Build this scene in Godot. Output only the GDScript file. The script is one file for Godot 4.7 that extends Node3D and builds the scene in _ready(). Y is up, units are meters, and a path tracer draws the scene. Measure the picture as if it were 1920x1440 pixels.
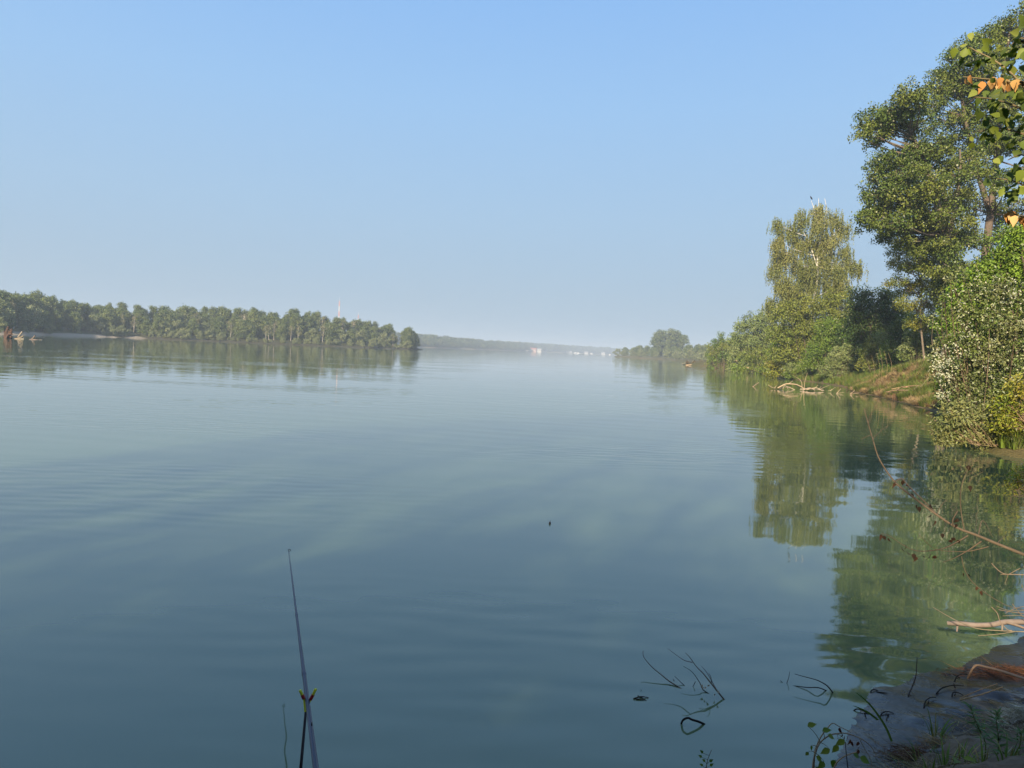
extends Node3D

var rng := RandomNumberGenerator.new()
var noise := FastNoiseLite.new()
var M := {}
var taken := {}

# ---------------------------------------------------------------- mesh collector
class Geo:
	var v := PackedVector3Array()
	var n := PackedVector3Array()
	var c := PackedColorArray()
	var i := PackedInt32Array()

	func leaf(p: Vector3, d: Vector3, nr: Vector3, l: float, w: float, col: Color) -> void:
		var s := nr.cross(d).normalized() * (w * 0.5)
		var m := p + d * (l * 0.45)
		var lift := nr * (w * 0.14)
		var k := v.size()
		v.append(p)
		v.append(m + s + lift)
		v.append(p + d * l)
		v.append(m - s + lift)
		for q in 4:
			n.append(nr)
			c.append(col)
		i.append_array(PackedInt32Array([k, k + 1, k + 2, k, k + 2, k + 3]))

	# a broad leaf with a pointed tip, folded along its midrib and curling down
	func broad(p: Vector3, d: Vector3, nr: Vector3, l: float, w: float, col: Color, curl := 0.25) -> void:
		var prof := [[0.0, 0.0], [0.14, 0.34], [0.34, 0.5], [0.6, 0.36], [0.82, 0.14], [1.0, 0.0]]
		var s := d.cross(nr).normalized()
		var k := v.size()
		for q in prof.size():
			var t: float = prof[q][0]
			var h: float = prof[q][1] * w
			var mid := p + d * (l * t) - nr * (l * curl * t * t)
			for e in [-1.0, 0.0, 1.0]:
				v.append(mid + s * (h * e) + nr * (absf(e) * h * 0.28))
				n.append((nr - s * (e * 0.25) + d * (curl * t)).normalized())
				c.append(col)
		for q in prof.size() - 1:
			for e in 2:
				var a := k + q * 3 + e
				i.append_array(PackedInt32Array([a, a + 3, a + 1, a + 1, a + 3, a + 4]))

	# a grass blade: tapering ribbon that bends over
	func blade(p: Vector3, d: Vector3, bend: Vector3, l: float, w: float, col: Color, seg := 4) -> void:
		var side := d.cross(bend)
		if side.length() < 0.01:
			side = Vector3.RIGHT
		side = side.normalized()
		var k := v.size()
		for q in seg + 1:
			var t := float(q) / seg
			var m := p + d * (l * t) + bend * (l * t * t)
			var tangent := (d + bend * (2.0 * t)).normalized()
			var nr := side.cross(tangent).normalized()
			var h := w * 0.5 * (1.0 - t * t) + 0.0002
			v.append(m - side * h)
			v.append(m + side * h)
			n.append(nr)
			n.append(nr)
			c.append(col)
			c.append(col)
		for q in seg:
			var a := k + q * 2
			i.append_array(PackedInt32Array([a, a + 2, a + 1, a + 1, a + 2, a + 3]))

	func tube(pts: Array, r0: float, r1: float, sides := 5, col := Color.WHITE, radii := []) -> void:
		var k := v.size()
		var up := Vector3(0.13, 0.21, 0.97).normalized()
		for q in pts.size():
			var a: Vector3 = pts[maxi(q - 1, 0)]
			var b: Vector3 = pts[mini(q + 1, pts.size() - 1)]
			var t := (b - a).normalized()
			if absf(t.dot(up)) > 0.95:
				up = Vector3(0.9, 0.3, 0.1).normalized()
			var x := t.cross(up).normalized()
			var y := x.cross(t).normalized()
			up = y
			var f := float(q) / (pts.size() - 1)
			var r: float = radii[q] if radii.size() > 0 else lerpf(r0, r1, f)
			for s in sides:
				var an := TAU * s / sides
				var o := x * cos(an) + y * sin(an)
				v.append(pts[q] + o * r)
				n.append(o)
				c.append(col)
		for q in pts.size() - 1:
			for s in sides:
				var a := k + q * sides + s
				var b := k + q * sides + (s + 1) % sides
				i.append_array(PackedInt32Array([a, b, a + sides, b, b + sides, a + sides]))
		for e in 2:
			var at := v.size()
			var ring := k + (0 if e == 0 else (pts.size() - 1) * sides)
			var far: Vector3 = (pts[0] - pts[1] if e == 0 else pts[-1] - pts[-2]).normalized()
			v.append(pts[0] if e == 0 else pts[-1])
			n.append(far)
			c.append(col)
			for s in sides:
				i.append_array(PackedInt32Array([at, ring + (s + 1) % sides, ring + s] if e == 0 else [at, ring + s, ring + (s + 1) % sides]))

	func quad(a: Vector3, b: Vector3, cc: Vector3, d: Vector3, col: Color) -> void:
		var k := v.size()
		var nr := (cc - a).cross(b - a).normalized()
		for p in [a, b, cc, d]:
			v.append(p)
			n.append(nr)
			c.append(col)
		i.append_array(PackedInt32Array([k, k + 1, k + 2, k, k + 2, k + 3]))

	func box(o: Vector3, x: Vector3, y: Vector3, z: Vector3, col: Color) -> void:
		for s in [-1.0, 1.0]:
			quad(o + x * s - y - z, o + x * s + y - z, o + x * s + y + z, o + x * s - y + z, col)
			quad(o + y * s - z - x, o + y * s + z - x, o + y * s + z + x, o + y * s - z + x, col)
			quad(o + z * s - x - y, o + z * s + x - y, o + z * s + x + y, o + z * s - x + y, col)

	func mesh(m: Material) -> ArrayMesh:
		var arr := []
		arr.resize(Mesh.ARRAY_MAX)
		arr[Mesh.ARRAY_VERTEX] = v
		arr[Mesh.ARRAY_NORMAL] = n
		arr[Mesh.ARRAY_COLOR] = c
		arr[Mesh.ARRAY_INDEX] = i
		var am := ArrayMesh.new()
		am.add_surface_from_arrays(Mesh.PRIMITIVE_TRIANGLES, arr)
		am.surface_set_material(0, m)
		return am

# ---------------------------------------------------------------- naming and tagging
func numbered(called: String) -> String:
	var k: int = taken.get(called, 0)
	taken[called] = k + 1
	return called if k == 0 else "%s_%03d" % [called, k]

func tag(o: Node, label := "", category := "", group := "", kind := "") -> void:
	if label: o.set_meta("label", label)
	if category: o.set_meta("category", category)
	if group: o.set_meta("group", group)
	if kind: o.set_meta("kind", kind)

func thing(called: String, at: Vector3, label: String, category: String, group := "") -> Node3D:
	var o := Node3D.new()
	o.name = numbered(called)
	add_child(o)
	o.position = at
	tag(o, label, category, group)
	return o

# geometry given in world metres becomes a child of the thing standing at its base
func part(called: String, g: Geo, m: Material, parent: Node3D, label := "") -> MeshInstance3D:
	var o := MeshInstance3D.new()
	o.name = called
	o.mesh = g.mesh(m)
	parent.add_child(o, true)
	if parent != self:
		o.position = -parent.position if parent.get_parent() == self else Vector3.ZERO
	if label: o.set_meta("label", label)
	return o

func structure(called: String, mesh: Mesh, kind := "structure") -> MeshInstance3D:
	var o := MeshInstance3D.new()
	o.name = numbered(called)
	o.mesh = mesh
	add_child(o)
	o.set_meta("kind", kind)
	return o

func rnd(a: float, b: float) -> float:
	return rng.randf_range(a, b)

func dirn() -> Vector3:
	return Vector3(rng.randfn(), rng.randfn(), rng.randfn()).normalized()

func shade(c: Color, by := 0.2) -> Color:
	var k := 1.0 + rnd(-by, by)
	return Color(c.r * k * (1.0 + rnd(-0.08, 0.08)), c.g * k, c.b * k * (1.0 + rnd(-0.1, 0.1)))

# ---------------------------------------------------------------- materials
func tex(freq: float, size: int, ramp: Array, kind := FastNoiseLite.TYPE_SIMPLEX_SMOOTH, oct := 5) -> NoiseTexture2D:
	var f := FastNoiseLite.new()
	f.seed = 11 + taken.get("noise_seed", 0)
	taken["noise_seed"] = taken.get("noise_seed", 0) + 7
	f.noise_type = kind
	f.frequency = freq
	f.fractal_octaves = oct
	var t := NoiseTexture2D.new()
	t.width = size
	t.height = size
	t.seamless = true
	t.noise = f
	if ramp.size() > 0:
		var g := Gradient.new()
		var off := PackedFloat32Array()
		var col := PackedColorArray()
		for r in ramp:
			off.append(r[0])
			col.append((r[1] as Color).linear_to_srgb())
		g.offsets = off
		g.colors = col
		t.color_ramp = g
	return t

func mat(called: String, rough := 0.8, spec := 0.5, vertex := true, col := Color.WHITE) -> StandardMaterial3D:
	var m := StandardMaterial3D.new()
	m.resource_name = called
	m.roughness = rough
	m.metallic_specular = spec
	m.albedo_color = col.linear_to_srgb()
	m.vertex_color_use_as_albedo = vertex
	M[called] = m
	return m

func leafy(called: String, rough: float, glow: Color) -> void:
	var m := mat(called, rough, 0.28)
	m.backlight_enabled = true
	m.backlight = glow

func materials() -> void:
	leafy("leaf", 0.5, Color(0.45, 0.58, 0.22))
	leafy("glossy_leaf", 0.46, Color(0.4, 0.5, 0.2))
	leafy("grass", 0.6, Color(0.5, 0.58, 0.28))
	leafy("dry_leaf", 0.7, Color(0.6, 0.45, 0.25))
	var bark := mat("bark", 0.9, 0.3)
	bark.albedo_texture = tex(0.02, 256, [[0.0, Color(0.45, 0.45, 0.45)], [0.5, Color(0.8, 0.8, 0.8)], [1.0, Color(1, 1, 1)]])
	bark.uv1_triplanar = true
	bark.uv1_scale = Vector3(1.6, 0.35, 1.6)
	bark.heightmap_enabled = true
	bark.heightmap_texture = tex(0.03, 256, [])
	bark.heightmap_scale = 4.0
	var birch := mat("birch_bark", 0.75, 0.35)
	birch.albedo_texture = tex(0.03, 256, [[0.0, Color(0.05, 0.045, 0.04)], [0.3, Color(0.15, 0.14, 0.12)], [0.4, Color(0.8, 0.78, 0.72)], [1.0, Color(1, 1, 1)]])
	birch.uv1_triplanar = true
	birch.uv1_scale = Vector3(0.5, 1.5, 0.5)
	var dead := mat("dead_wood", 0.8, 0.3)
	dead.albedo_texture = tex(0.02, 256, [[0.0, Color(0.55, 0.5, 0.45)], [0.6, Color(0.75, 0.73, 0.7)], [1.0, Color(0.85, 0.84, 0.82)]])
	dead.uv1_triplanar = true
	dead.uv1_scale = Vector3(3, 3, 3)
	var soil := mat("soil", 0.92, 0.3)
	soil.albedo_texture = tex(0.012, 512, [[0.0, Color(0.45, 0.43, 0.4)], [0.45, Color(0.8, 0.78, 0.75)], [1.0, Color(1.15, 1.1, 1.0)]])
	soil.uv1_triplanar = true
	soil.uv1_world_triplanar = true
	soil.uv1_scale = Vector3(0.5, 0.5, 0.5)
	soil.heightmap_enabled = true
	soil.heightmap_texture = tex(0.03, 512, [])
	soil.heightmap_scale = 5.0
	var mud := mat("wet_mud", 0.3, 0.5)
	mud.albedo_texture = tex(0.015, 512, [[0.0, Color(0.6, 0.6, 0.6)], [0.5, Color(0.9, 0.9, 0.9)], [1.0, Color(1.1, 1.1, 1.1)]])
	mud.uv1_triplanar = true
	mud.uv1_world_triplanar = true
	mud.uv1_scale = Vector3(0.8, 0.8, 0.8)
	mud.heightmap_enabled = true
	mud.heightmap_texture = tex(0.02, 512, [])
	mud.heightmap_scale = 0.45
	mud.roughness_texture = tex(0.01, 256, [[0.0, Color(0.025, 0.025, 0.025)], [0.5, Color(0.06, 0.06, 0.06)], [1.0, Color(0.13, 0.13, 0.13)]])
	mud.roughness = 1.0
	mat("paint", 0.5, 0.5)
	mat("rod_blank", 0.38, 0.4)
	mat("feather", 0.6, 0.4)

	# river water: sediment makes it opaque; ripples in calm and ruffled patches
	var w := mat("river_water", 0.03, 0.67, false, Color(0.09, 0.128, 0.064))
	var size := 1024
	var tile := 48.0
	var px := tile / size
	var f1 := FastNoiseLite.new()
	f1.seed = 5
	f1.noise_type = FastNoiseLite.TYPE_SIMPLEX_SMOOTH
	f1.frequency = 1.0
	f1.fractal_type = FastNoiseLite.FRACTAL_NONE
	var data := PackedFloat32Array()
	data.resize(size * size)
	var border := 0.12
	for yy in size:
		var z := yy * px
		var fz := clampf((z / tile - (1.0 - border)) / border, 0.0, 1.0)
		for xx in size:
			var x := xx * px
			var fx := clampf((x / tile - (1.0 - border)) / border, 0.0, 1.0)
			var h := 0.0
			for q in 4:
				var wx := (1.0 - fx) if q % 2 == 0 else fx
				var wz := (1.0 - fz) if q < 2 else fz
				if wx * wz < 0.001:
					continue
				var ax := x - (tile if q % 2 == 1 else 0.0)
				var az := z - (tile if q > 1 else 0.0)
				var patch := smoothstep(-0.1, 0.55, f1.get_noise_2d(ax * 0.06 + 40.0, az * 0.1))
				var a := f1.get_noise_2d(ax * 0.9 + az * 0.25, az * 2.6)
				var b := f1.get_noise_2d(ax * 0.25 + 90.0, az * 0.7 - ax * 0.1)
				h += wx * wz * (a * (0.06 + 0.94 * patch) * 0.0027 + b * 0.0022)
			data[yy * size + xx] = h / 0.02 + 0.5
	var im := Image.create_from_data(size, size, false, Image.FORMAT_RF, data.to_byte_array())
	w.heightmap_enabled = true
	w.heightmap_texture = ImageTexture.create_from_image(im)
	w.heightmap_scale = 2.0
	w.uv1_scale = Vector3(1, 1, 1)

# ---------------------------------------------------------------- sky
func sky_image() -> Image:
	var w := 512
	var h := 256
	var im := Image.create(w, h, false, Image.FORMAT_RGBF)
	var stops := [[0.0, Vector3(0.42, 0.548, 0.665)], [4.0, Vector3(0.42, 0.565, 0.705)], [10.0, Vector3(0.40, 0.59, 0.805)], [18.0, Vector3(0.345, 0.58, 0.90)], [26.0, Vector3(0.275, 0.52, 0.92)], [45.0, Vector3(0.19, 0.38, 0.76)], [90.0, Vector3(0.12, 0.26, 0.60)]]
	var sun := Vector3(-0.42, 0.42, 0.91).normalized()
	for y in h:
		var el := 90.0 - (y + 0.5) / h * 180.0
		var e := absf(el)
		var c: Vector3 = stops[-1][1]
		for k in stops.size() - 1:
			if e <= stops[k + 1][0]:
				var t: float = (e - stops[k][0]) / (stops[k + 1][0] - stops[k][0])
				c = (stops[k][1] as Vector3).lerp(stops[k + 1][1], t)
				break
		for x in w:
			var az := (x + 0.5) / w * TAU
			var d := Vector3(sin(az) * cos(deg_to_rad(el)), sin(deg_to_rad(el)), -cos(az) * cos(deg_to_rad(el)))
			# haze scatters forward, so the air towards the sun is whiter
			var k := pow(maxf(0.0, d.dot(sun) * 0.5 + 0.5), 3.0)
			var q := c.lerp(Vector3(0.75, 0.76, 0.74), 0.45 * k)
			im.set_pixel(x, y, Color(q.x, q.y, q.z))
	return im

# ---------------------------------------------------------------- terrain
var shore_right := []   # the bank's waterline, from near to far
var shore_near := []

func shore_x(z: float) -> float:
	for k in shore_right.size() - 1:
		var a: Vector3 = shore_right[k]
		var b: Vector3 = shore_right[k + 1]
		if z <= a.z and z >= b.z:
			var t := (z - a.z) / (b.z - a.z)
			return lerpf(a.x, b.x, t)
	return (shore_right[0] if z > shore_right[0].z else shore_right[-1]).x

func bank_height(x: float, z: float) -> float:
	var o := x - shore_x(z)
	o += 0.5 * noise.get_noise_2d(x * 3.0, z * 3.0)
	if o < 0.0:
		return maxf(-1.2, o * 0.5)
	var h := 0.0
	if o < 1.0: h = o * 0.45
	elif o < 3.5: h = 0.45 + (o - 1.0) * 0.36
	elif o < 9.0: h = 1.35 + (o - 3.5) * 0.13
	else: h = 2.06 + minf(1.0, (o - 9.0) * 0.03)
	h += 1.6 * exp(-pow((z + 63.0) / 15.0, 2.0)) * smoothstep(0.6, 6.0, o)
	return h + 0.22 * noise.get_noise_2d(x * 4.0 + 50.0, z * 4.0) * minf(1.0, o)

func near_distance(p: Vector2) -> float:
	var best := 1e9
	var side := 1.0
	for k in shore_near.size() - 1:
		var a := Vector2(shore_near[k].x, shore_near[k].z)
		var b := Vector2(shore_near[k + 1].x, shore_near[k + 1].z)
		var t := clampf((p - a).dot(b - a) / (b - a).length_squared(), 0.0, 1.0)
		var q := a + (b - a) * t
		var d := p.distance_to(q)
		if d < best:
			best = d
			side = signf((b - a).cross(p - a))
	return best * side

func near_height(x: float, z: float) -> float:
	var t := smoothstep(-7.5, -8.9, z) * smoothstep(4.8, 6.0, x)
	if t >= 1.0:
		return bank_height(x, z)
	return lerpf(ledge_height(x, z), bank_height(x, z), t)

func ledge_height(x: float, z: float) -> float:
	var o := near_distance(Vector2(x, z))
	if o < 0.0:
		return maxf(-1.0, o * 0.22)
	var w := o + 0.28 * noise.get_noise_2d(x * 14.0, z * 14.0) + 0.12 * noise.get_noise_2d(x * 45.0, z * 45.0)
	# a flat shelf of wet mud, then the washed-out ledge of the bank
	var right := smoothstep(2.4, 3.6, x)
	var ledge := lerpf(0.42, 0.95, right)
	var h := minf(o, ledge) * 0.09
	h += 0.3 * smoothstep(ledge - 0.05, ledge + 0.13, w)
	h += 0.55 * smoothstep(ledge + 0.1, ledge + 1.3, w)
	h += 0.08 * clampf(o - 2.0, 0.0, 2.0)
	h += 0.06 * noise.get_noise_2d(x * 60.0, z * 60.0) * smoothstep(0.3, 0.9, w) + 0.03 * noise.get_noise_2d(x * 150.0, z * 150.0) * smoothstep(0.3, 0.9, w) + 0.012 * noise.get_noise_2d(x * 30.0 + 70.0, z * 30.0)
	return h

func grid(xs: Array, zs: Array, m: Material, wet: bool) -> ArrayMesh:
	var g := Geo.new()
	var nx := xs.size()
	var ys := PackedFloat32Array()
	for z in zs:
		for x in xs:
			ys.append(near_height(x, z))
	for a in zs.size():
		for b in nx:
			var y := ys[a * nx + b]
			var p := Vector3(xs[b], y, zs[a])
			var b0 := maxi(b - 1, 0)
			var b1 := mini(b + 1, nx - 1)
			var a0 := maxi(a - 1, 0)
			var a1 := mini(a + 1, zs.size() - 1)
			var tx := Vector3(xs[b1] - xs[b0], ys[a * nx + b1] - ys[a * nx + b0], 0)
			var tz := Vector3(0, ys[a1 * nx + b] - ys[a0 * nx + b], zs[a1] - zs[a0])
			var nr := tz.cross(tx).normalized()
			g.v.append(p)
			g.n.append(nr if nr.y > 0 else -nr)
			g.c.append(Color(0.028, 0.026, 0.023) if wet else near_colour(p))
	for a in zs.size() - 1:
		for b in nx - 1:
			var k := a * nx + b
			if is_wet(g.v[k]) != wet:
				continue
			g.i.append_array(PackedInt32Array([k, k + nx, k + 1, k + 1, k + nx, k + nx + 1]))
	return g.mesh(m)

# ---------------------------------------------------------------- vegetation
func bend(a: Vector3, b: Vector3, sag: float, k := 5) -> Array:
	var out := []
	var off := Vector3(rnd(-1, 1), rnd(-0.4, 0.4), rnd(-1, 1)) * a.distance_to(b) * 0.08
	for q in k + 1:
		var t := float(q) / k
		out.append(a.lerp(b, t) + (off + Vector3.UP * sag) * (4.0 * t * (1.0 - t)))
	return out

func on_path(path: Array, y: float) -> Vector3:
	for k in path.size() - 1:
		if y >= path[k].y and y <= path[k + 1].y:
			return path[k].lerp(path[k + 1], (y - path[k].y) / maxf(0.01, path[k + 1].y - path[k].y))
	return path[0] if y < path[0].y else path[-1]

# leaves in small clumps spread through lobes of the crown, each clump on a twig
# o: cols, size, clump (radius), per (leaves a clump), fill (clumps per square metre of lobe surface), hang, twig
func crown(leaves: Geo, wood: Geo, lobes: Array, o: Dictionary) -> void:
	var cols: Array = o.cols
	var narrow: float = o.get("narrow", 0.7)
	var hang: float = o.get("hang", 0.0)
	var wcol: Color = o.get("wood", Color(0.12, 0.1, 0.08))
	for l in lobes:
		var c := Vector3(l.x, l.y, l.z)
		var r: float = l.w
		var count := int(maxf(4, 4.0 * PI * r * r * o.fill))
		var tone: Color = cols[rng.randi() % cols.size()]
		for k in count:
			var u := dirn()
			if u.y < -0.5:
				u.y *= 0.6
			var out := pow(rng.randf(), 0.45) * rnd(0.85, 1.12)
			var q := c + u * r * out * Vector3(1, o.get("tall", 0.9), 1)
			if k % 2 == 0:
				wood.tube(bend(c + (q - c) * 0.1, q, 0.04 * r, 2), o.get("twig", 0.02), o.get("twig", 0.02) * 0.4, 3, wcol)
			var cl: float = o.clump * rnd(0.7, 1.3)
			var tone2 := tone.lerp(cols[rng.randi() % cols.size()], rnd(0.0, 0.6))
			var n := int(o.per * rnd(0.6, 1.4))
			if hang > 0.0:
				var strands := maxi(2, n / 14)
				for s in strands:
					var p := q + dirn() * cl
					var len_s := hang * rnd(0.35, 1.15)
					var sway := Vector3(rnd(-0.12, 0.12), -1, rnd(-0.12, 0.12)).normalized()
					var m := int(14 * len_s / hang) + 3
					for e in m:
						var at := p + sway * (len_s * e / m) + dirn() * 0.07
						var d := (sway + dirn() * 0.7).normalized()
						leaves.leaf(at, d, (dirn() + u * 0.5).normalized(), o.size * rnd(0.7, 1.25), o.size * narrow, shade(tone2))
			else:
				for e in n:
					var w := dirn()
					var at := q + w * cl * sqrt(rng.randf())
					var d := (w * 0.6 + dirn() * 0.8 + Vector3.DOWN * 0.25).normalized()
					var nr := (dirn() + u * 0.7 + Vector3.UP * 0.35).normalized()
					var sz: float = o.size * rnd(0.65, 1.3)
					leaves.leaf(at, d, nr, sz, sz * narrow, shade(tone2) if rng.randf() > o.get("pale", 0.05) else shade(Color(0.3, 0.32, 0.19)))  # a few leaves coloured pale like undersides, glints painted into the colour

func tree(called: String, label: String, category: String, group: String, trunk: Array, r0: float, r1: float, lobes: Array, o: Dictionary, leaf_mat := "leaf", bark := "bark", bark_col := Color(0.16, 0.125, 0.09), extra := []) -> Node3D:
	var t := thing(called, trunk[0], label, category, group)
	var tg := Geo.new()
	var wood := Geo.new()
	var lg := Geo.new()
	o["wood"] = bark_col
	var deep := []
	for l in lobes:
		deep.append(l)
		for k in o.get("deep", 0):
			deep.append(Vector4(l.x + rnd(-0.4, 0.4) * l.w, l.y + rnd(-0.4, 0.4) * l.w, l.z + (1.0 if k % 2 == 0 else -1.0) * rnd(0.9, 2.0) * l.w, l.w * rnd(0.7, 0.95)))
	lobes = deep
	tg.tube(smooth(trunk), r0, r1, 10, bark_col)
	for e in extra:
		tg.tube(smooth(e), r0 * o.get("fork", 0.55), r1, 8, bark_col)
	for l in lobes:
		var c := Vector3(l.x, l.y, l.z)
		var paths := [trunk] + extra
		var best: Vector3 = trunk[0]
		var bd := 1e9
		for p in paths:
			var h := Vector2(c.x - p[-1].x, c.z - p[-1].z).length()
			var a := on_path(p, c.y - 0.45 * h - 0.3 * l.w)
			if a.distance_to(c) < bd:
				bd = a.distance_to(c)
				best = a
		wood.tube(bend(best, c, -0.03 * bd), clampf(bd * o.get("limb", 0.022), 0.03, r0 * 0.5), 0.02, 6, bark_col)
	crown(lg, wood, lobes, o)
	part("trunk", tg, M[bark], t)
	part("limbs", wood, M[bark], t)
	part("crown", lg, M[leaf_mat], t)
	return t

# a shrub: stems fan out from the ground into lobes of leaves
func shrub(called: String, label: String, group: String, base: Vector3, lobes: Array, o: Dictionary, stem_col := Color(0.14, 0.11, 0.075), leaf_mat := "leaf", category := "shrub") -> Node3D:
	var t := thing(called, base, label, category, group)
	var wood := Geo.new()
	var lg := Geo.new()
	o["wood"] = stem_col
	var full := []
	for l in lobes:
		full.append(l)
		var y: float = l.y - 1.25 * l.w
		while y > base.y + 0.3 * l.w and o.get("skirt", true):
			full.append(Vector4(l.x + rnd(-0.5, 0.5) * l.w, y, l.z - rnd(0.1, 0.9) * l.w, l.w * rnd(0.9, 1.15)))
			y -= 1.2 * l.w
	lobes = full
	for l in lobes:
		var c := Vector3(l.x, l.y, l.z)
		for k in o.get("stems", 3):
			var foot = base + Vector3(rnd(-1, 1), 0, rnd(-1, 1)) * o.get("foot", 0.5)
			foot.x = lerpf(foot.x, c.x, 0.35)
			foot.z = lerpf(foot.z, c.z, 0.35)
			var e = c + dirn() * l.w * 0.5
			wood.tube(bend(foot, e, 0.03 * foot.distance_to(e)), clampf(foot.distance_to(e) * o.get("stem", 0.012), 0.008, 0.09), 0.008, 5, shade(stem_col, 0.3))
	crown(lg, wood, lobes, o)
	part("stems", wood, M.bark, t)
	part("foliage", lg, M[leaf_mat], t)
	return t

const GREEN := [Color(0.130, 0.198, 0.031), Color(0.165, 0.235, 0.036), Color(0.104, 0.169, 0.031)]
const DARK := [Color(0.051, 0.090, 0.021), Color(0.067, 0.109, 0.024), Color(0.077, 0.115, 0.026)]
const POPLAR := [Color(0.110, 0.145, 0.030), Color(0.087, 0.129, 0.029), Color(0.146, 0.170, 0.033)]
const YELLOW := [Color(0.235, 0.229, 0.032), Color(0.201, 0.214, 0.032), Color(0.269, 0.237, 0.039)]
const BRIGHT := [Color(0.176, 0.268, 0.030), Color(0.146, 0.244, 0.030)]
const GREY := [Color(0.204, 0.248, 0.087), Color(0.170, 0.220, 0.070), Color(0.239, 0.275, 0.106)]
const OLIVE := [Color(0.178, 0.205, 0.039), Color(0.144, 0.182, 0.036), Color(0.202, 0.218, 0.046)]

func tree_prototypes() -> Array:
	# one list per kind: broad, tall poplar, grey willow, half-bare pale tree
	var all := []
	for kind in 4:
		var list := []
		for variant in 4:
			rng.seed = 900 + kind * 10 + variant
			var t := Node3D.new()
			var tg := Geo.new()
			var wood := Geo.new()
			var lg := Geo.new()
			var h: float = [14.0, 17.0, 8.0, 13.0][kind]
			var bark: Color = [Color(0.14, 0.12, 0.1), Color(0.2, 0.18, 0.15), Color(0.2, 0.19, 0.15), Color(0.55, 0.5, 0.42)][kind]
			var top := Vector3(rnd(-0.6, 0.6), h * 0.93, rnd(-0.6, 0.6))
			var trunk := bend(Vector3(0, -0.5, 0), top, 0.0, 6)
			tg.tube(trunk, h * 0.016, 0.05, 6, bark)
			var lobes := []
			var n: int = [15, 14, 10, 7][kind]
			for k in n:
				var f := (k + 0.5) / n
				var an = k * 2.4 + rnd(-0.5, 0.5)
				var y: float
				var rad: float
				var size: float
				if kind == 0:
					y = h * lerpf(0.1, 0.9, f)
					rad = h * 0.2 * sin(PI * clampf(0.2 + 0.74 * f, 0, 1)) * rnd(0.6, 1.2)
					size = h * rnd(0.12, 0.17)
				elif kind == 1:
					y = h * lerpf(0.16, 0.94, f)
					rad = h * 0.11 * sin(PI * clampf(0.3 + 0.62 * f, 0, 1)) * rnd(0.6, 1.2)
					size = h * rnd(0.085, 0.115)
				elif kind == 2:
					y = h * lerpf(0.1, 0.85, f)
					rad = h * 0.3 * sin(PI * clampf(0.3 + 0.6 * f, 0, 1)) * rnd(0.6, 1.2)
					size = h * rnd(0.15, 0.21)
				else:
					y = h * lerpf(0.45, 0.95, f)
					rad = h * 0.1 * rnd(0.5, 1.2)
					size = h * rnd(0.06, 0.1)
				lobes.append(Vector4(cos(an) * rad + top.x * f, y, sin(an) * rad + top.z * f, size))
			for l in lobes:
				var c := Vector3(l.x, l.y, l.z)
				var a := on_path(trunk, c.y - h * 0.12)
				wood.tube(bend(a, c, 0.0, 3), h * 0.005, 0.03, 4, bark)
			if kind == 3:
				for k in 7:
					var a := on_path(trunk, h * rnd(0.3, 0.9))
					wood.tube(bend(a, a + Vector3(rnd(-1.6, 1.6), rnd(0.6, 2.2), rnd(-1.6, 1.6)), 0.0, 3), 0.07, 0.03, 4, bark)
			var cols: Array = [[Color(0.14, 0.178, 0.055), Color(0.18, 0.21, 0.065), Color(0.105, 0.145, 0.05)], [Color(0.115, 0.155, 0.05), Color(0.15, 0.18, 0.058)], [Color(0.25, 0.27, 0.13), Color(0.2, 0.23, 0.1)], [Color(0.17, 0.18, 0.085), Color(0.21, 0.19, 0.1)]][kind]
			crown(lg, wood, lobes, {"cols": cols, "size": 0.46 if kind != 2 else 0.36, "clump": 0.75 if kind != 2 else 0.55, "per": 16, "fill": 0.85 if kind != 3 else 0.4, "narrow": 0.75, "twig": 0.04, "wood": bark})
			for row in [["trunk", tg, "bark"], ["limbs", wood, "bark"], ["crown", lg, "leaf"]]:
				var o := MeshInstance3D.new()
				o.name = row[0]
				o.mesh = (row[1] as Geo).mesh(M[row[2]])
				t.add_child(o)
			t.set_meta("height", h)
			list.append(t)
		all.append(list)
	return all

func stand(proto: Node3D, called: String, at: Vector3, height: float, label: String, category: String, group: String, wide := 1.0) -> Node3D:
	var o: Node3D = proto.duplicate()
	o.name = numbered(called)
	add_child(o)
	o.position = at
	var k: float = height / proto.get_meta("height")
	o.rotation.y = rnd(0, TAU)
	o.scale = Vector3(k * wide, k, k * wide)
	o.remove_meta("height")
	tag(o, label, category, group)
	return o

# sticks, logs and driftwood: each entry is [points, radius at start, radius at end]
func sticks(called: String, label: String, category: String, list: Array, m := "dead_wood", col := Color(0.3, 0.24, 0.17), names := [], group := "") -> Node3D:
	var t := thing(called, list[0][0][0], label, category, group)
	for k in list.size():
		var g := Geo.new()
		var pts := smooth(list[k][0])
		g.tube(pts, list[k][1], list[k][2], 7 if list[k][1] > 0.02 else 5, shade(list[k][3] if list[k].size() > 3 else col, 0.12))
		part(names[mini(k, names.size() - 1)] if names.size() > 0 else ("stem" if k == 0 else "twig"), g, M[m], t)
	return t

func smooth(p: Array, per := 3) -> Array:
	if p.size() < 3:
		return [p[0], p[0].lerp(p[1], 0.5), p[1]]
	var out := []
	for k in p.size() - 1:
		var a: Vector3 = p[maxi(k - 1, 0)]
		var d: Vector3 = p[mini(k + 2, p.size() - 1)]
		for q in per:
			out.append((p[k] as Vector3).cubic_interpolate(p[k + 1], a, d, float(q) / per))
	out.append(p[-1])
	return out

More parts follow.
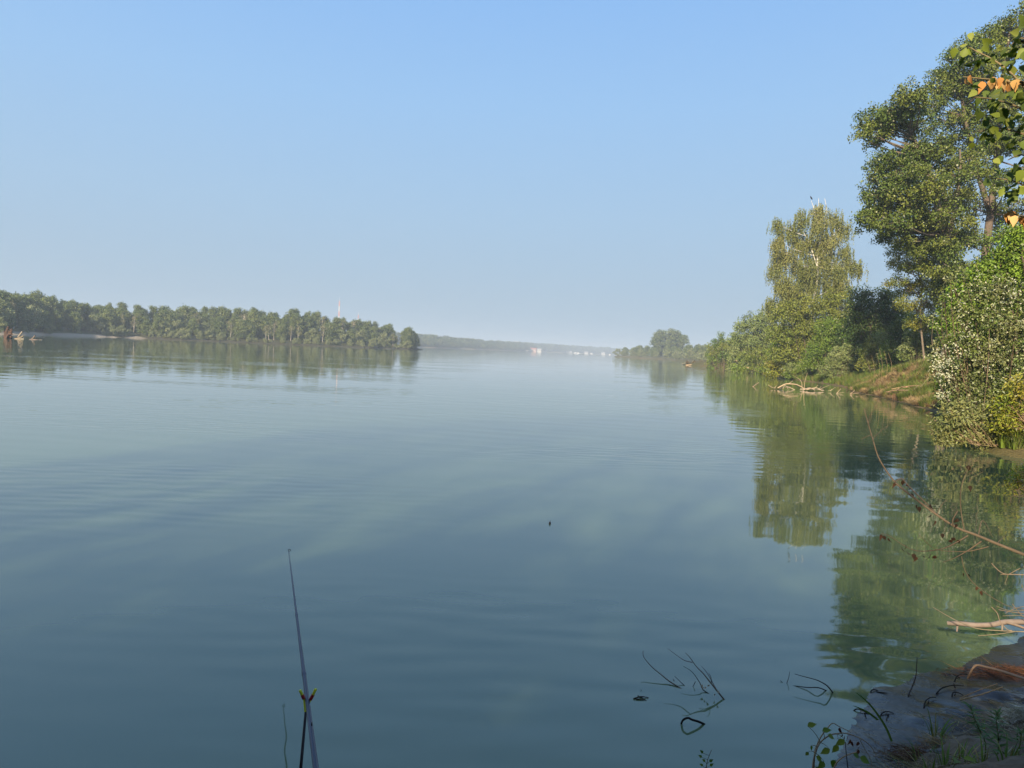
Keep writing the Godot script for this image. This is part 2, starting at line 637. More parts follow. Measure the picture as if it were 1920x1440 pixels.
func multi(called: String, mesh: Mesh, where: Array, cols: Array, kind := "stuff") -> MultiMeshInstance3D:
	var mm := MultiMesh.new()
	mm.transform_format = MultiMesh.TRANSFORM_3D
	mm.use_colors = true
	mm.mesh = mesh
	mm.instance_count = where.size()
	for k in where.size():
		mm.set_instance_transform(k, where[k])
		mm.set_instance_color(k, cols[k])
	var o := MultiMeshInstance3D.new()
	o.name = numbered(called)
	o.multimesh = mm
	add_child(o)
	o.set_meta("kind", kind)
	return o

func span(a: float, b: float, step: float) -> Array:
	var out := []
	var n := int(ceil(absf(b - a) / step))
	for k in n + 1:
		out.append(lerpf(a, b, float(k) / n))
	return out

func _ready() -> void:
	rng.seed = 4
	noise.seed = 21
	noise.frequency = 0.05

	# ---- camera
	var cam := Camera3D.new()
	cam.name = "camera"
	add_child(cam)
	cam.position = Vector3(0, 2.6, 0)
	cam.rotation_degrees = Vector3(-2.65, 0, 2.577)
	cam.fov = 55.0
	cam.near = 0.05
	cam.far = 12000.0
	cam.current = true

	# ---- sky and air
	var env := Environment.new()
	env.background_mode = Environment.BG_SKY
	var pano := PanoramaSkyMaterial.new()
	pano.panorama = ImageTexture.create_from_image(sky_image())
	var sky := Sky.new()
	sky.sky_material = pano
	env.sky = sky
	env.tonemap_mode = Environment.TONE_MAPPER_LINEAR
	env.tonemap_exposure = 2.0
	env.background_energy_multiplier = 0.49
	env.sdfgi_enabled = true
	env.ssao_enabled = true
	env.ssil_enabled = true
	env.fog_enabled = true
	env.fog_density = 0.00045
	env.fog_light_color = Color(0.86, 0.93, 1.0)
	var we := WorldEnvironment.new()
	we.name = "environment"
	we.environment = env
	add_child(we)

	# ---- low morning sun behind the camera
	var sun := DirectionalLight3D.new()
	sun.name = "sun"
	add_child(sun)
	sun.look_at_from_position(Vector3(-0.42, 0.42, 0.91) * 100.0, Vector3.ZERO)
	sun.light_energy = 1.6
	sun.light_color = Color(1.0, 0.92, 0.8)
	sun.light_angular_distance = 1.5
	sun.shadow_enabled = true

	materials()
	setting()
	near_bank()
	far_banks()
	right_bank()
	shade_trees()
	fishing()
	snags()
	overhang()
	bank_plants()

# ---------------------------------------------------------------- ground and water
func setting() -> void:
	shore_near = [Vector3(-16, 0, -2.2), Vector3(-6, 0, -3.1), Vector3(-2, 0, -3.6), Vector3(0.4, 0, -4.0), Vector3(2.174, 0, -4.644), Vector3(2.427, 0, -4.99), Vector3(2.62, 0, -5.382), Vector3(3.044, 0, -5.857), Vector3(3.57, 0, -6.187), Vector3(4.056, 0, -6.388), Vector3(4.629, 0, -6.836), Vector3(5.252, 0, -7.262), Vector3(8, 0, -9.5), Vector3(13, 0, -14), Vector3(16, 0, -19)]
	shore_right = [Vector3(5.252, 0, -7.262), Vector3(8, 0, -9.5), Vector3(13, 0, -14), Vector3(15.6, 0, -18.5), Vector3(15.8, 0, -21.5), Vector3(15.139, 0, -23.3), Vector3(18.121, 0, -29.626), Vector3(25.145, 0, -43.305), Vector3(28.487, 0, -53.11), Vector3(31.957, 0, -64.915), Vector3(33.175, 0, -71.643), Vector3(38, 0, -84), Vector3(40.934, 0, -96.032), Vector3(42.792, 0, -111.85), Vector3(48.983, 0, -141.53), Vector3(53.729, 0, -169.51), Vector3(66, 0, -215), Vector3(63, 0, -240), Vector3(58.724, 0, -259.58), Vector3(72, 0, -268), Vector3(92, 0, -330), Vector3(118, 0, -480), Vector3(128, 0, -640), Vector3(112, 0, -720), Vector3(107, 0, -800), Vector3(140, 0, -860), Vector3(320, 0, -1000)]
	var g := Geo.new()
	var st := SurfaceTool.new()
	st.begin(Mesh.PRIMITIVE_TRIANGLES)
	var xs := [-3600.0, -600.0, -150.0, -40.0, 0.0, 40.0, 150.0, 600.0, 3600.0]
	var zs := [30.0, 0.0, -40.0, -120.0, -400.0, -1200.0, -5200.0]
	for z in zs:
		for x in xs:
			st.set_normal(Vector3.UP)
			st.set_uv(Vector2(x / 48.0, z / 48.0))
			st.add_vertex(Vector3(x, 0, z))
	for a in zs.size() - 1:
		for b in xs.size() - 1:
			var k := a * xs.size() + b
			for q in [k, k + xs.size(), k + 1, k + 1, k + xs.size(), k + xs.size() + 1]:
				st.add_index(q)
	var wm := st.commit()
	wm.surface_set_material(0, M.river_water)
	structure("river", wm)

	# wooded bank along the near side of the river
	var rows := span(-9.0, -40.0, 1.0) + span(-41.0, -130.0, 1.5) + span(-133.0, -280.0, 4.0) + span(-290.0, -1000.0, 15.0)
	var offs := [-4.0, -1.5, -0.6, 0.0, 0.5, 1.0, 1.6, 2.3, 3.2, 4.2, 5.5, 7.0, 9.0, 12.0, 16.0, 24.0, 40.0, 80.0, 200.0]
	var bg := Geo.new()
	for z in rows:
		for o in offs:
			var p := Vector3(shore_x(z) + o, 0, z)
			p.y = bank_height(p.x, z)
			bg.v.append(p)
			var hx := bank_height(p.x + 0.3, z) - bank_height(p.x - 0.3, z)
			var hz := bank_height(p.x, z + 0.3) - bank_height(p.x, z - 0.3)
			bg.n.append(Vector3(-hx / 0.6, 1, -hz / 0.6).normalized())
			var k := noise.get_noise_2d(p.x * 5.0, z * 5.0)
			bg.c.append(Color(0.2, 0.145, 0.085).lerp(Color(0.11, 0.11, 0.045), clampf(0.5 + k + (0.4 if z < -130.0 or z > -36.0 else 0.0), 0, 1)))
	for a in rows.size() - 1:
		for b in offs.size() - 1:
			var k := a * offs.size() + b
			bg.i.append_array(PackedInt32Array([k, k + offs.size(), k + 1, k + 1, k + offs.size(), k + offs.size() + 1]))
	structure("river_bank", bg.mesh(M.soil))

func near_colour(p: Vector3) -> Color:
	var k := noise.get_noise_2d(p.x * 30.0, p.z * 30.0)
	return Color(0.1, 0.08, 0.058).lerp(Color(0.17, 0.14, 0.105), clampf(0.5 + k, 0, 1))

func near_bank() -> void:
	var xs := span(-16.0, -4.0, 0.6) + span(-3.8, 0.9, 0.2) + span(1.0, 6.0, 0.05) + span(6.2, 22.0, 0.6)
	var zs := span(9.0, -1.4, 0.5) + span(-1.5, -7.6, 0.05) + span(-7.8, -9.0, 0.3)
	structure("bank_ground", grid(xs, zs, M.soil, false))
	structure("mud_shore", grid(xs, zs, M.wet_mud, true))

func is_wet(p: Vector3) -> bool:
	return near_distance(Vector2(p.x, p.z)) < lerpf(0.4, 0.93, smoothstep(2.4, 3.6, p.x))

# ---------------------------------------------------------------- woods across the river and downstream
func ordinal(n: int) -> String:
	var small := ["", "first", "second", "third", "fourth", "fifth", "sixth", "seventh", "eighth", "ninth", "tenth", "eleventh", "twelfth", "thirteenth", "fourteenth", "fifteenth", "sixteenth", "seventeenth", "eighteenth", "nineteenth"]
	var tens := ["", "", "twenty", "thirty", "forty", "fifty", "sixty", "seventy", "eighty", "ninety"]
	var tenths := ["", "", "twentieth", "thirtieth", "fortieth", "fiftieth", "sixtieth", "seventieth", "eightieth", "ninetieth"]
	if n < 20:
		return small[n]
	return tenths[n / 10] if n % 10 == 0 else tens[n / 10] + "-" + small[n % 10]

func at_px(list: Array, x: float) -> float:
	for k in list.size() - 1:
		if x <= list[k + 1][0]:
			return lerpf(list[k][1], list[k + 1][1], clampf((x - list[k][0]) / (list[k + 1][0] - list[k][0]), 0, 1))
	return list[-1][1]

func along(path: Array, t: float) -> Vector3:
	var k := mini(int(t * (path.size() - 1)), path.size() - 2)
	return (path[k] as Vector3).lerp(path[k + 1], t * (path.size() - 1) - k)

func far_banks() -> void:
	rng.seed = 77
	var protos := tree_prototypes()
	# --- opposite bank: waterline from beside the stranded stump to the wooded point
	var shore := [Vector3(-330, 0, -190), Vector3(-262, 0, -225), Vector3(-175.93, 0, -252.75), Vector3(-190, 0, -305), Vector3(-192, 0, -350), Vector3(-185.53, 0, -360.06), Vector3(-162.91, 0, -361.87), Vector3(-143.96, 0, -380.99), Vector3(-123.22, 0, -385.06), Vector3(-102.03, 0, -389.22), Vector3(-81.546, 0, -413.79), Vector3(-65.491, 0, -447.15), Vector3(-58.331, 0, -472.96)]
	var inland := Vector3(-0.86, 0, -0.51)
	var g := Geo.new()
	var offs := [-3.0, 0.0, 2.0, 5.0, 9.0, 14.0, 25.0, 60.0, 160.0]
	var hs := [-0.8, 0.0, 0.45, 0.8, 1.3, 2.0, 2.6, 5.0, 7.0]
	var sn := 60
	for a in sn + 1:
		var p := along(shore, float(a) / sn) + inland * 6.0 * noise.get_noise_1d(a * 9.0)
		for b in offs.size():
			g.v.append(p + inland * offs[b] + Vector3.UP * (hs[b] + (0.3 * noise.get_noise_2d(a * 11.0, b * 13.0) if b > 1 else 0.0)))
			g.n.append(Vector3(0.15, 1, 0.1).normalized())
			var f := float(a) / sn
			var sandy := f < 0.36 or (f > 0.395 and f < 0.45)
			g.c.append((Color(0.36, 0.31, 0.24) if sandy else Color(0.09, 0.085, 0.05)) if b < 4 else Color(0.08, 0.085, 0.035))
	for a in sn:
		for b in offs.size() - 1:
			var k := a * offs.size() + b
			g.i.append_array(PackedInt32Array([k, k + 1, k + offs.size(), k + 1, k + offs.size() + 1, k + offs.size()]))
	structure("opposite_bank", g.mesh(M.soil))
	# heights of the tree tops along the bank, start to end
	var tops := [[0.0, 19.5], [0.16, 19.0], [0.24, 18.5], [0.3, 17.0], [0.4, 15.5], [0.5, 15.0], [0.6, 15.5], [0.7, 17.0], [0.8, 17.5], [0.9, 16.5], [1.0, 15.5]]
	var kinds := ["broadleaf_tree", "poplar_tree", "willow_tree", "bare_tree"]
	var looks := ["round leafy tree", "slender upright tree", "pale grey-green willow", "pale half-bare tree"]
	var rows_said := ["shore row", "second row", "third row", "back row"]
	var counts := [96, 62, 78, 92]
	for row in 4:
		var nth := 0
		for e in counts[row]:
			var k: int = counts[row] - 1 - e
			var t: float = (k + rnd(0.15, 0.85)) / counts[row]
			if t < 0.12:
				continue
			if row == 0 and (t < 0.34 or (t > 0.4 and t < 0.46)) and k % 4 != 0:
				continue
			var base = along(shore, t) + inland * ([5.0, 14.0, 26.0, 42.0][row] + rnd(-3, 3)) + Vector3.UP * [0.5, 1.6, 2.2, 2.4][row]
			var full := at_px(tops, t)
			var kind: int
			var h: float
			if row == 0:
				kind = 2
				h = full * (rnd(0.12, 0.24) if rng.randf() < 0.7 else rnd(0.25, 0.4))
			elif row == 1:
				kind = [0, 2, 0, 3][rng.randi() % 4] if t < 0.6 else [3, 3, 0, 2][rng.randi() % 4]
				h = full * rnd(0.42, 0.68)
			elif row == 2:
				kind = [0, 0, 1, 3][rng.randi() % 4] if t > 0.55 else [0, 0, 1][rng.randi() % 3]
				h = full * rnd(0.65, 0.88)
			else:
				kind = [0, 1, 1][rng.randi() % 3]
				h = full * rnd(0.82, 1.04)
			nth += 1
			stand(protos[kind][rng.randi() % 4], kinds[kind], base, h, "%s in the opposite bank's %s, %s from the wooded point" % [looks[kind], rows_said[row], ordinal(nth)], "tree" if kind != 2 or h > 5 else "shrub", "trees on the opposite bank", rnd(0.95, 1.3) if kind == 0 else rnd(0.9, 1.15))
	# the dense crowns that close the point
	for k in 5:
		var p := along(shore, 0.955 + 0.01 * k) + inland * (5.0 + 2.0 * (k % 2)) + Vector3.UP
		stand(protos[0][k % 4], "broadleaf_tree", p, [11.0, 13.0, 10.0, 12.0, 8.0][k], "dense dark tree at the very tip of the wooded point, %s from its end" % ["fifth", "fourth", "third", "second", "first"][k], "tree", "trees closing the wooded point", 1.2)

	# --- radio masts behind the wood
	mast(Vector3(-176, 2.5, -740), 41.0, "tall red and white radio mast rising behind the opposite wood")
	mast(Vector3(-163, 2.5, -770), 29.0, "shorter radio mast whose tip just clears the opposite wood")

	# --- far shore at the end of the reach
	rng.seed = 31
	var far := [Vector3(-190, 0, -1080), Vector3(-110, 0, -1250), Vector3(0, 0, -1800), Vector3(110, 0, -2450), Vector3(260, 0, -2850), Vector3(450, 0, -3000), Vector3(640, 0, -3000)]
	var fg := Geo.new()
	var fin := Vector3(-0.35, 0, -0.94)
	for a in 41:
		var p := along(far, a / 40.0)
		for b in 4:
			fg.v.append(p + fin * [-4.0, 0.0, 20.0, 260.0][b] + Vector3.UP * [-0.8, 0.1, 2.0, 9.0][b])
			fg.n.append(Vector3(0.1, 1, 0.2).normalized())
			fg.c.append(Color(0.34, 0.3, 0.24) if b < 2 else Color(0.12, 0.12, 0.05))
	for a in 40:
		for b in 3:
			var k := a * 4 + b
			fg.i.append_array(PackedInt32Array([k, k + 1, k + 4, k + 1, k + 5, k + 4]))
	structure("far_shore", fg.mesh(M.soil))
	var cg := Geo.new()
	crown(cg, Geo.new(), [Vector4(0, 4, 0, 3.2), Vector4(1.5, 6.5, 0.5, 3.0), Vector4(-1.5, 6, -0.5, 2.8), Vector4(0, 8.6, 0, 2.4)], {"cols": [Color(1, 1, 1), Color(0.85, 0.85, 0.85)], "size": 1.1, "clump": 0.9, "per": 7, "fill": 0.3})
	var where := []
	var cols := []
	for k in 1300:
		var t := rng.randf()
		var o := pow(rng.randf(), 1.3) * 190.0 + 4.0
		if (t > 0.52 and o < 30.0 and rng.randf() < 0.75) or (t > 0.44 and t < 0.58 and o < 22.0):
			continue
		var p := along(far, t) + fin * o + Vector3.UP * (1.0 + o * 0.03)
		var s := rnd(0.6, 1.4) * (1.0 if o > 20 else 0.7) * 1.35 * (1.0 + 0.4 * smoothstep(0.25, 0.6, t))
		where.append(Transform3D(Basis(Vector3.UP, rnd(0, TAU)).scaled(Vector3(s * rnd(1, 1.5), s, s * rnd(1, 1.5))), p))
		cols.append(shade([Color(0.09, 0.12, 0.045), Color(0.12, 0.145, 0.055), Color(0.07, 0.1, 0.04)][rng.randi() % 3]))
	var wood := multi("far_wood", cg.mesh(M.leaf), where, cols)
	tag(wood, "hazy blue-green wood along the far shore", "wood")
	var houses := [
		[965, 648.5, 1560, 16.0, 22.0, Color(0.55, 0.28, 0.22), Color(0.5, 0.5, 0.5), "tall brick-red building standing above the far wood"],
		[975, 650.0, 1570, 9.0, 18.0, Color(0.7, 0.68, 0.66), Color(0.45, 0.2, 0.16), "pale tower beside the brick-red building on the far shore"],
		[988, 657.0, 1390, 15.0, 8.0, Color(0.75, 0.73, 0.7), Color(0.5, 0.16, 0.12), "white house with red roof, first of the far riverside row"],
		[998, 657.3, 1390, 14.0, 7.5, Color(0.7, 0.45, 0.38), Color(0.5, 0.16, 0.12), "brick house with red roof in the far riverside row"],
		[1008, 657.6, 1390, 12.0, 7.0, Color(0.75, 0.74, 0.72), Color(0.35, 0.35, 0.36), "white house with grey roof, last of the far riverside row"],
		[1020, 657.8, 1690, 10.0, 6.0, Color(0.7, 0.7, 0.7), Color(0.35, 0.35, 0.36), "small pale house apart from the far riverside row"],
		[1064, 660.0, 1830, 20.0, 5.0, Color(0.75, 0.75, 0.75), Color(0.6, 0.6, 0.62), "low white shed beside the long white boat"],
		[1096, 660.8, 1880, 14.0, 6.0, Color(0.75, 0.74, 0.72), Color(0.4, 0.3, 0.28), "small white house between the far boats"],
		[1128, 662.0, 1900, 15.0, 6.5, Color(0.78, 0.77, 0.75), Color(0.45, 0.45, 0.46), "white house by the reeds at the end of the far shore"]]
	for h in houses:
		var y: float = 1.5 if h[0] > 980 else 6.0
		house(Vector3((h[0] - 960.0) / 1383.0 * h[2] * 1.5, y, -h[2] * 1.5), h[3] * 0.95, h[4] * 0.9, (h[5] as Color) * 0.55, (h[6] as Color) * 0.7, h[7])
	boat(Vector3(52, 0, -2150), 8.0, 3.5, "small white boat moored below the far riverside houses")
	boat(Vector3(236, 0, -2730), 32.0, 4.0, "long white boat moored along the far shore")
	boat(Vector3(292, 0, -2760), 11.0, 4.0, "short white boat moored next to the long one")
	boat(Vector3(327, 0, -2500), 8.0, 4.0, "little white boat out in front of the wooded headland")

	# --- headland downstream on the near side
	rng.seed = 52
	for k in 7:
		var x: float = 148.0 + [-14.0, -9.0, -4.5, 0.0, 4.5, 9.0, 13.0][k]
		var h: float = [23.0, 25.5, 27.0, 27.5, 27.0, 26.0, 23.0][k]
		stand(protos[1][k % 4], "poplar_tree", Vector3(x, 1.5, -700 - 6.0 * (k % 3)), h, "tall poplar in the clump above the headland, %s from the open river" % ["first", "second", "third", "fourth", "fifth", "sixth", "last"][k], "tree", "poplar clump on the headland", 1.35)
	var ranks := [0, 0, 0]
	for k in 42:
		var t := k / 41.0
		var z := lerpf(-800.0, -330.0, t)
		var rowk := k % 3
		var at := Vector3(shore_x(z) + [5.0, 13.0, 24.0][rowk] + rnd(-2, 2), 1.2, z)
		var h: float = rnd(9, 13) * [0.75, 1.0, 1.15][rowk] * lerpf(1.0, 0.8, t)
		var kind := [2, 0, 0][rowk] as int
		ranks[rowk] += 1
		stand(protos[kind][rng.randi() % 4], ["broadleaf_tree", "", "willow_tree"][kind], at, h, "%s in the headland's %s row, %s from its tip" % [["round hazy tree", "", "pale hazy willow"][kind], ["shore", "middle", "back"][rowk], ordinal(ranks[rowk])], "tree", "trees on the headland", 1.3)
	# --- stranded wood off the opposite bank
	var root := Color(0.11, 0.065, 0.045)
	sticks("stranded_stump", "reddish upturned stump with roots stranded in the shallows", "stump", [
		[[Vector3(-116.84, 0.181, -170), Vector3(-116.73, 1.046, -170), Vector3(-116.62, 1.909, -170), Vector3(-116.39, 2.778, -170)], 0.65, 0.2, root], [[Vector3(-116.72, 0.187, -170), Vector3(-116.24, 1.068, -170), Vector3(-115.88, 1.575, -170), Vector3(-115.64, 2.321, -170)], 0.4, 0.12, root], [[Vector3(-116.6, 0.07, -170), Vector3(-115.99, 0.711, -170), Vector3(-115.75, 1.335, -170), Vector3(-115.52, 1.959, -170)], 0.35, 0.12, root],
		[[Vector3(-116.97, 0.053, -170), Vector3(-117.1, 0.784, -170), Vector3(-116.98, 1.402, -170)], 0.3, 0.1, root], [[Vector3(-117.21, -0.081, -170), Vector3(-116.35, 0.081, -170), Vector3(-115.49, -0.126, -170)], 0.3, 0.2, root], [[Vector3(-116.72, 0.31, -170), Vector3(-116.37, 1.185, -170), Vector3(-116.13, 2.054, -170)], 0.4, 0.1, root], [[Vector3(-116.16, 0.074, -169), Vector3(-115.8, 0.822, -169), Vector3(-115.31, 1.088, -169), Vector3(-114.7, 0.993, -169)], 0.3, 0.1, root], [[Vector3(-117.07, 0.426, -170.5), Vector3(-117.57, 1.142, -170.5), Vector3(-117.7, 1.751, -170.5)], 0.3, 0.1, root], [[Vector3(-116.62, -0.062, -169.5), Vector3(-115.89, 0.461, -169.5), Vector3(-115.28, 0.366, -169.5)], 0.45, 0.3, root]], "dead_wood", root, ["stump", "root"])
	sticks("stranded_log", "white bleached log leaning up beside the reddish stump", "log", [[[Vector3(-114.14, 0.426, -170), Vector3(-113.66, 1.061, -170), Vector3(-113.18, 1.696, -170)], 0.18, 0.2], [[Vector3(-115, -0.104, -170), Vector3(-113.89, 0.191, -170), Vector3(-112.92, 0.726, -170)], 0.22, 0.14], [[Vector3(-114.63, -0.087, -170), Vector3(-112.78, 0.118, -170)], 0.18, 0.16]], "dead_wood", Color(0.3, 0.27, 0.21), ["log", "branch"])
	sticks("stranded_branch", "low branched log lying apart from the reddish stump", "log", [[[Vector3(-111.18, -0.178, -170), Vector3(-110.7, 0.335, -170), Vector3(-110.21, 0.97, -170)], 0.2, 0.12], [[Vector3(-111.55, -0.072, -170), Vector3(-110.45, -0.022, -170), Vector3(-109.46, -0.101, -170)], 0.16, 0.14], [[Vector3(-109.83, -0.179, -170), Vector3(-108.6, -0.123, -170)], 0.2, 0.2, Color(0.34, 0.33, 0.3)]], "dead_wood", Color(0.24, 0.2, 0.16), ["log", "branch"])
	for l in protos:
		for t in l:
			t.free()

func mast(at: Vector3, h: float, label: String) -> void:
	var t := thing("radio_mast", at, label, "mast", "radio masts behind the wood")
	var red := Color(0.6, 0.3, 0.26)
	var white := Color(0.6, 0.6, 0.6)
	var n := 8
	for k in n:
		var g := Geo.new()
		var y0 := h * k / n
		var y1 := h * (k + 1) / n
		var w0 := lerpf(0.9, 0.3, float(k) / n)
		var w1 := lerpf(0.9, 0.3, float(k + 1) / n)
		var col := red if k % 2 == 1 else white
		for q in 4:
			var a := Vector3([1, -1, -1, 1][q], 0, [1, 1, -1, -1][q])
			var b := Vector3([1, -1, -1, 1][(q + 1) % 4], 0, [1, 1, -1, -1][(q + 1) % 4])
			g.tube([at + a * w0 + Vector3.UP * y0, at + a * w1 + Vector3.UP * y1], 0.11, 0.11, 4, col)
			g.tube([at + a * w0 + Vector3.UP * y0, at + b * w1 + Vector3.UP * y1], 0.05, 0.05, 4, col)
			g.tube([at + a * w1 + Vector3.UP * y1, at + b * w1 + Vector3.UP * y1], 0.05, 0.05, 4, col)
		part("lattice_section", g, M.paint, t)
	var a := Geo.new()
	a.tube([at + Vector3.UP * h, at + Vector3.UP * (h + 3.5)], 0.12, 0.08, 5, white)
	part("antenna", a, M.paint, t)

func house(at: Vector3, w: float, h: float, wall: Color, roof: Color, label: String) -> void:
	var t := thing("house", at, label, "house", "houses on the far shore")
	var d := w * 0.35
	var g := Geo.new()
	g.box(at + Vector3(0, h * 0.5 - 1.0, 0), Vector3(w * 0.5, 0, 0), Vector3(0, h * 0.5 + 1.0, 0), Vector3(0, 0, d), wall)
	part("wall", g, M.paint, t)
	var r := Geo.new()
	var e := w * 0.55
	var rh := minf(h * 0.4, w * 0.3)
	var a := at + Vector3(-e, h, d * 1.15)
	var b := at + Vector3(e, h, d * 1.15)
	var c := at + Vector3(e, h, -d * 1.15)
	var dd := at + Vector3(-e, h, -d * 1.15)
	var p := at + Vector3(-e, h + rh, 0)
	var q := at + Vector3(e, h + rh, 0)
	r.quad(a, b, q, p, roof)
	r.quad(c, dd, p, q, roof)
	r.quad(a, p, dd, a, wall)
	r.quad(b, c, q, b, wall)
	part("roof", r, M.paint, t)
	for k in 3:
		var o := Geo.new()
		o.box(at + Vector3((k - 1) * w * 0.3, h * 0.55, d + 0.05), Vector3(w * 0.07, 0, 0), Vector3(0, h * 0.16, 0), Vector3(0, 0, 0.08), Color(0.06, 0.07, 0.09))
		part("window", o, M.paint, t)

func boat(at: Vector3, l: float, h: float, label: String) -> void:
	var t := thing("boat", at, label, "boat", "boats moored on the far shore")
	var g := Geo.new()
	var ring := [[-0.5, 0.28], [-0.3, 0.5], [0.25, 0.5], [0.5, 0.02]]
	for k in 3:
		for s in [-1.0, 1.0]:
			var a := Vector3(ring[k][0] * l, 0, ring[k][1] * l * 0.25 * s)
			var b := Vector3(ring[k + 1][0] * l, 0, ring[k + 1][1] * l * 0.25 * s)
			g.quad(at + a * 0.9 - Vector3.UP * 0.3, at + b * 0.9 - Vector3.UP * 0.3, at + b + Vector3.UP * h * 0.35, at + a + Vector3.UP * h * 0.35, Color(0.5, 0.5, 0.5))
			g.quad(at + a + Vector3.UP * h * 0.35, at + b + Vector3.UP * h * 0.35, at + Vector3(b.x, h * 0.36, 0), at + Vector3(a.x, h * 0.36, 0), Color(0.6, 0.58, 0.55))
	part("hull", g, M.paint, t)
	var c := Geo.new()
	c.box(at + Vector3(-l * 0.08, h * 0.65, 0), Vector3(l * 0.26, 0, 0), Vector3(0, h * 0.3, 0), Vector3(0, 0, l * 0.08), Color(0.8, 0.8, 0.8))
	part("cabin", c, M.paint, t)
	for k in 4:
		var w := Geo.new()
		w.box(at + Vector3(-l * 0.08 + (k - 1.5) * l * 0.12, h * 0.75, l * 0.081), Vector3(l * 0.04, 0, 0), Vector3(0, h * 0.1, 0), Vector3(0, 0, 0.06), Color(0.05, 0.06, 0.08))
		part("window", w, M.paint, t)

# unseen trees and shrubs behind the angler, placed to shade near bank and water
func shade_trees() -> void:
	rng.seed = 61
	# [x, z, crown foot, crown top, half width]
	var list := [[1.8, 6.5, 10.0, 12.5, 1.4], [-1.1, 6.5, 9.8, 14.5, 1.8], [-5.7, 6.0, 4.5, 18.0, 1.9], [-8.6, 6.0, 3.0, 19.0, 2.7], [-12.2, 5.5, 2.0, 17.5, 2.8], [-15.6, 5.5, 1.5, 14.5, 2.5]]
	for k in list.size():
		var a: Array = list[k]
		var base := Vector3(a[0], 0.9, a[1])
		var lobes := []
		var n := int(5.0 * (a[3] - a[2]) / a[4])
		for q in n:
			var f := (q + 0.5) / n
			lobes.append(Vector4(a[0] + cos(q * 2.4) * a[4] * 0.8, lerpf(a[2] + a[4] * 0.4, a[3] - a[4] * 0.5, f), a[1] + sin(q * 2.4) * a[4] * 0.5, a[4] * lerpf(0.85, 0.5, f)))
		var t := tree("unseen_bank_tree", "unseen leafy tree behind the angler shading the near water, %s along the shore" % ["first", "second", "third", "fourth", "fifth", "last"][k], "tree", "unseen trees behind the angler", [base, base + Vector3(0.2, a[3] * 0.5, 0), base + Vector3(0, a[3] - 1.9, 0.2)], 0.2, 0.05, lobes.filter(func(l): return l.y < 5.6 or a[2] > 9.0), {"cols": GREEN, "size": 0.36, "clump": 1.1, "per": 11, "fill": 0.8, "twig": 0.03})
		var high := lobes.filter(func(l): return l.y >= 5.6 and a[2] <= 9.0)
		if high.size() > 0:
			var lg := Geo.new()
			# unseen leaves spread evenly along the tree line for smooth shade on the water
			var from_x: float = [0.0, 0.0, -7.15, -10.4, -13.9, -18.0][k]
			var to_x: float = [0.0, 0.0, -2.9, -7.15, -10.4, -13.9][k]
			for q in int((to_x - from_x) * 620.0):
				var x := lerpf(from_x, to_x, rng.randf())
				var top := at_px([[-18.0, 13.0], [-12.0, 17.5], [-8.6, 19.0], [-5.7, 18.0], [-2.9, 14.5]], x)
				var y := lerpf(4.0, top, pow(rng.randf(), 1.35))
				lg.leaf(Vector3(x + rnd(-0.5, 0.5), y, a[1] + rnd(-1.6, 1.6)), dirn(), dirn(), 0.3, 0.22, shade(GREEN[q % 3]))
			part("shade_leaf_screen", lg, M.leaf, t)
	var low := [[-6.6, 3.4, 7.0], [-4.4, 3.2, 6.4], [-2.3, 3.0, 5.2], [-0.3, 2.9, 4.5], [1.6, 2.8, 4.4], [-3.3, 4.6, 6.2], [3.3, 2.6, 4.0]]  # low shrubs out of view, placed to darken the near bank
	for k in low.size():
		var a: Array = low[k]
		var lobes := []
		for q in 9:
			lobes.append(Vector4(a[0] + rnd(-0.9, 0.9), lerpf(1.3, a[2] - 0.5, (q + 0.5) / 9.0), a[1] + rnd(-0.5, 0.9), rnd(0.7, 0.95)))
		shrub("bank_shrub", "unseen leafy shrub behind the angler shading the near bank, %s in line" % ["first", "second", "third", "fourth", "fifth", "sixth", "seventh"][k], "unseen shrubs behind the angler", Vector3(a[0], 0.9, a[1]), lobes, {"cols": GREEN, "size": 0.13, "clump": 0.26, "per": 26, "fill": 5.5, "twig": 0.008, "skirt": false})

# ---------------------------------------------------------------- the wooded bank on this side
func ground(p: Vector3) -> Vector3:
	return Vector3(p.x, bank_height(p.x, p.z), p.z)

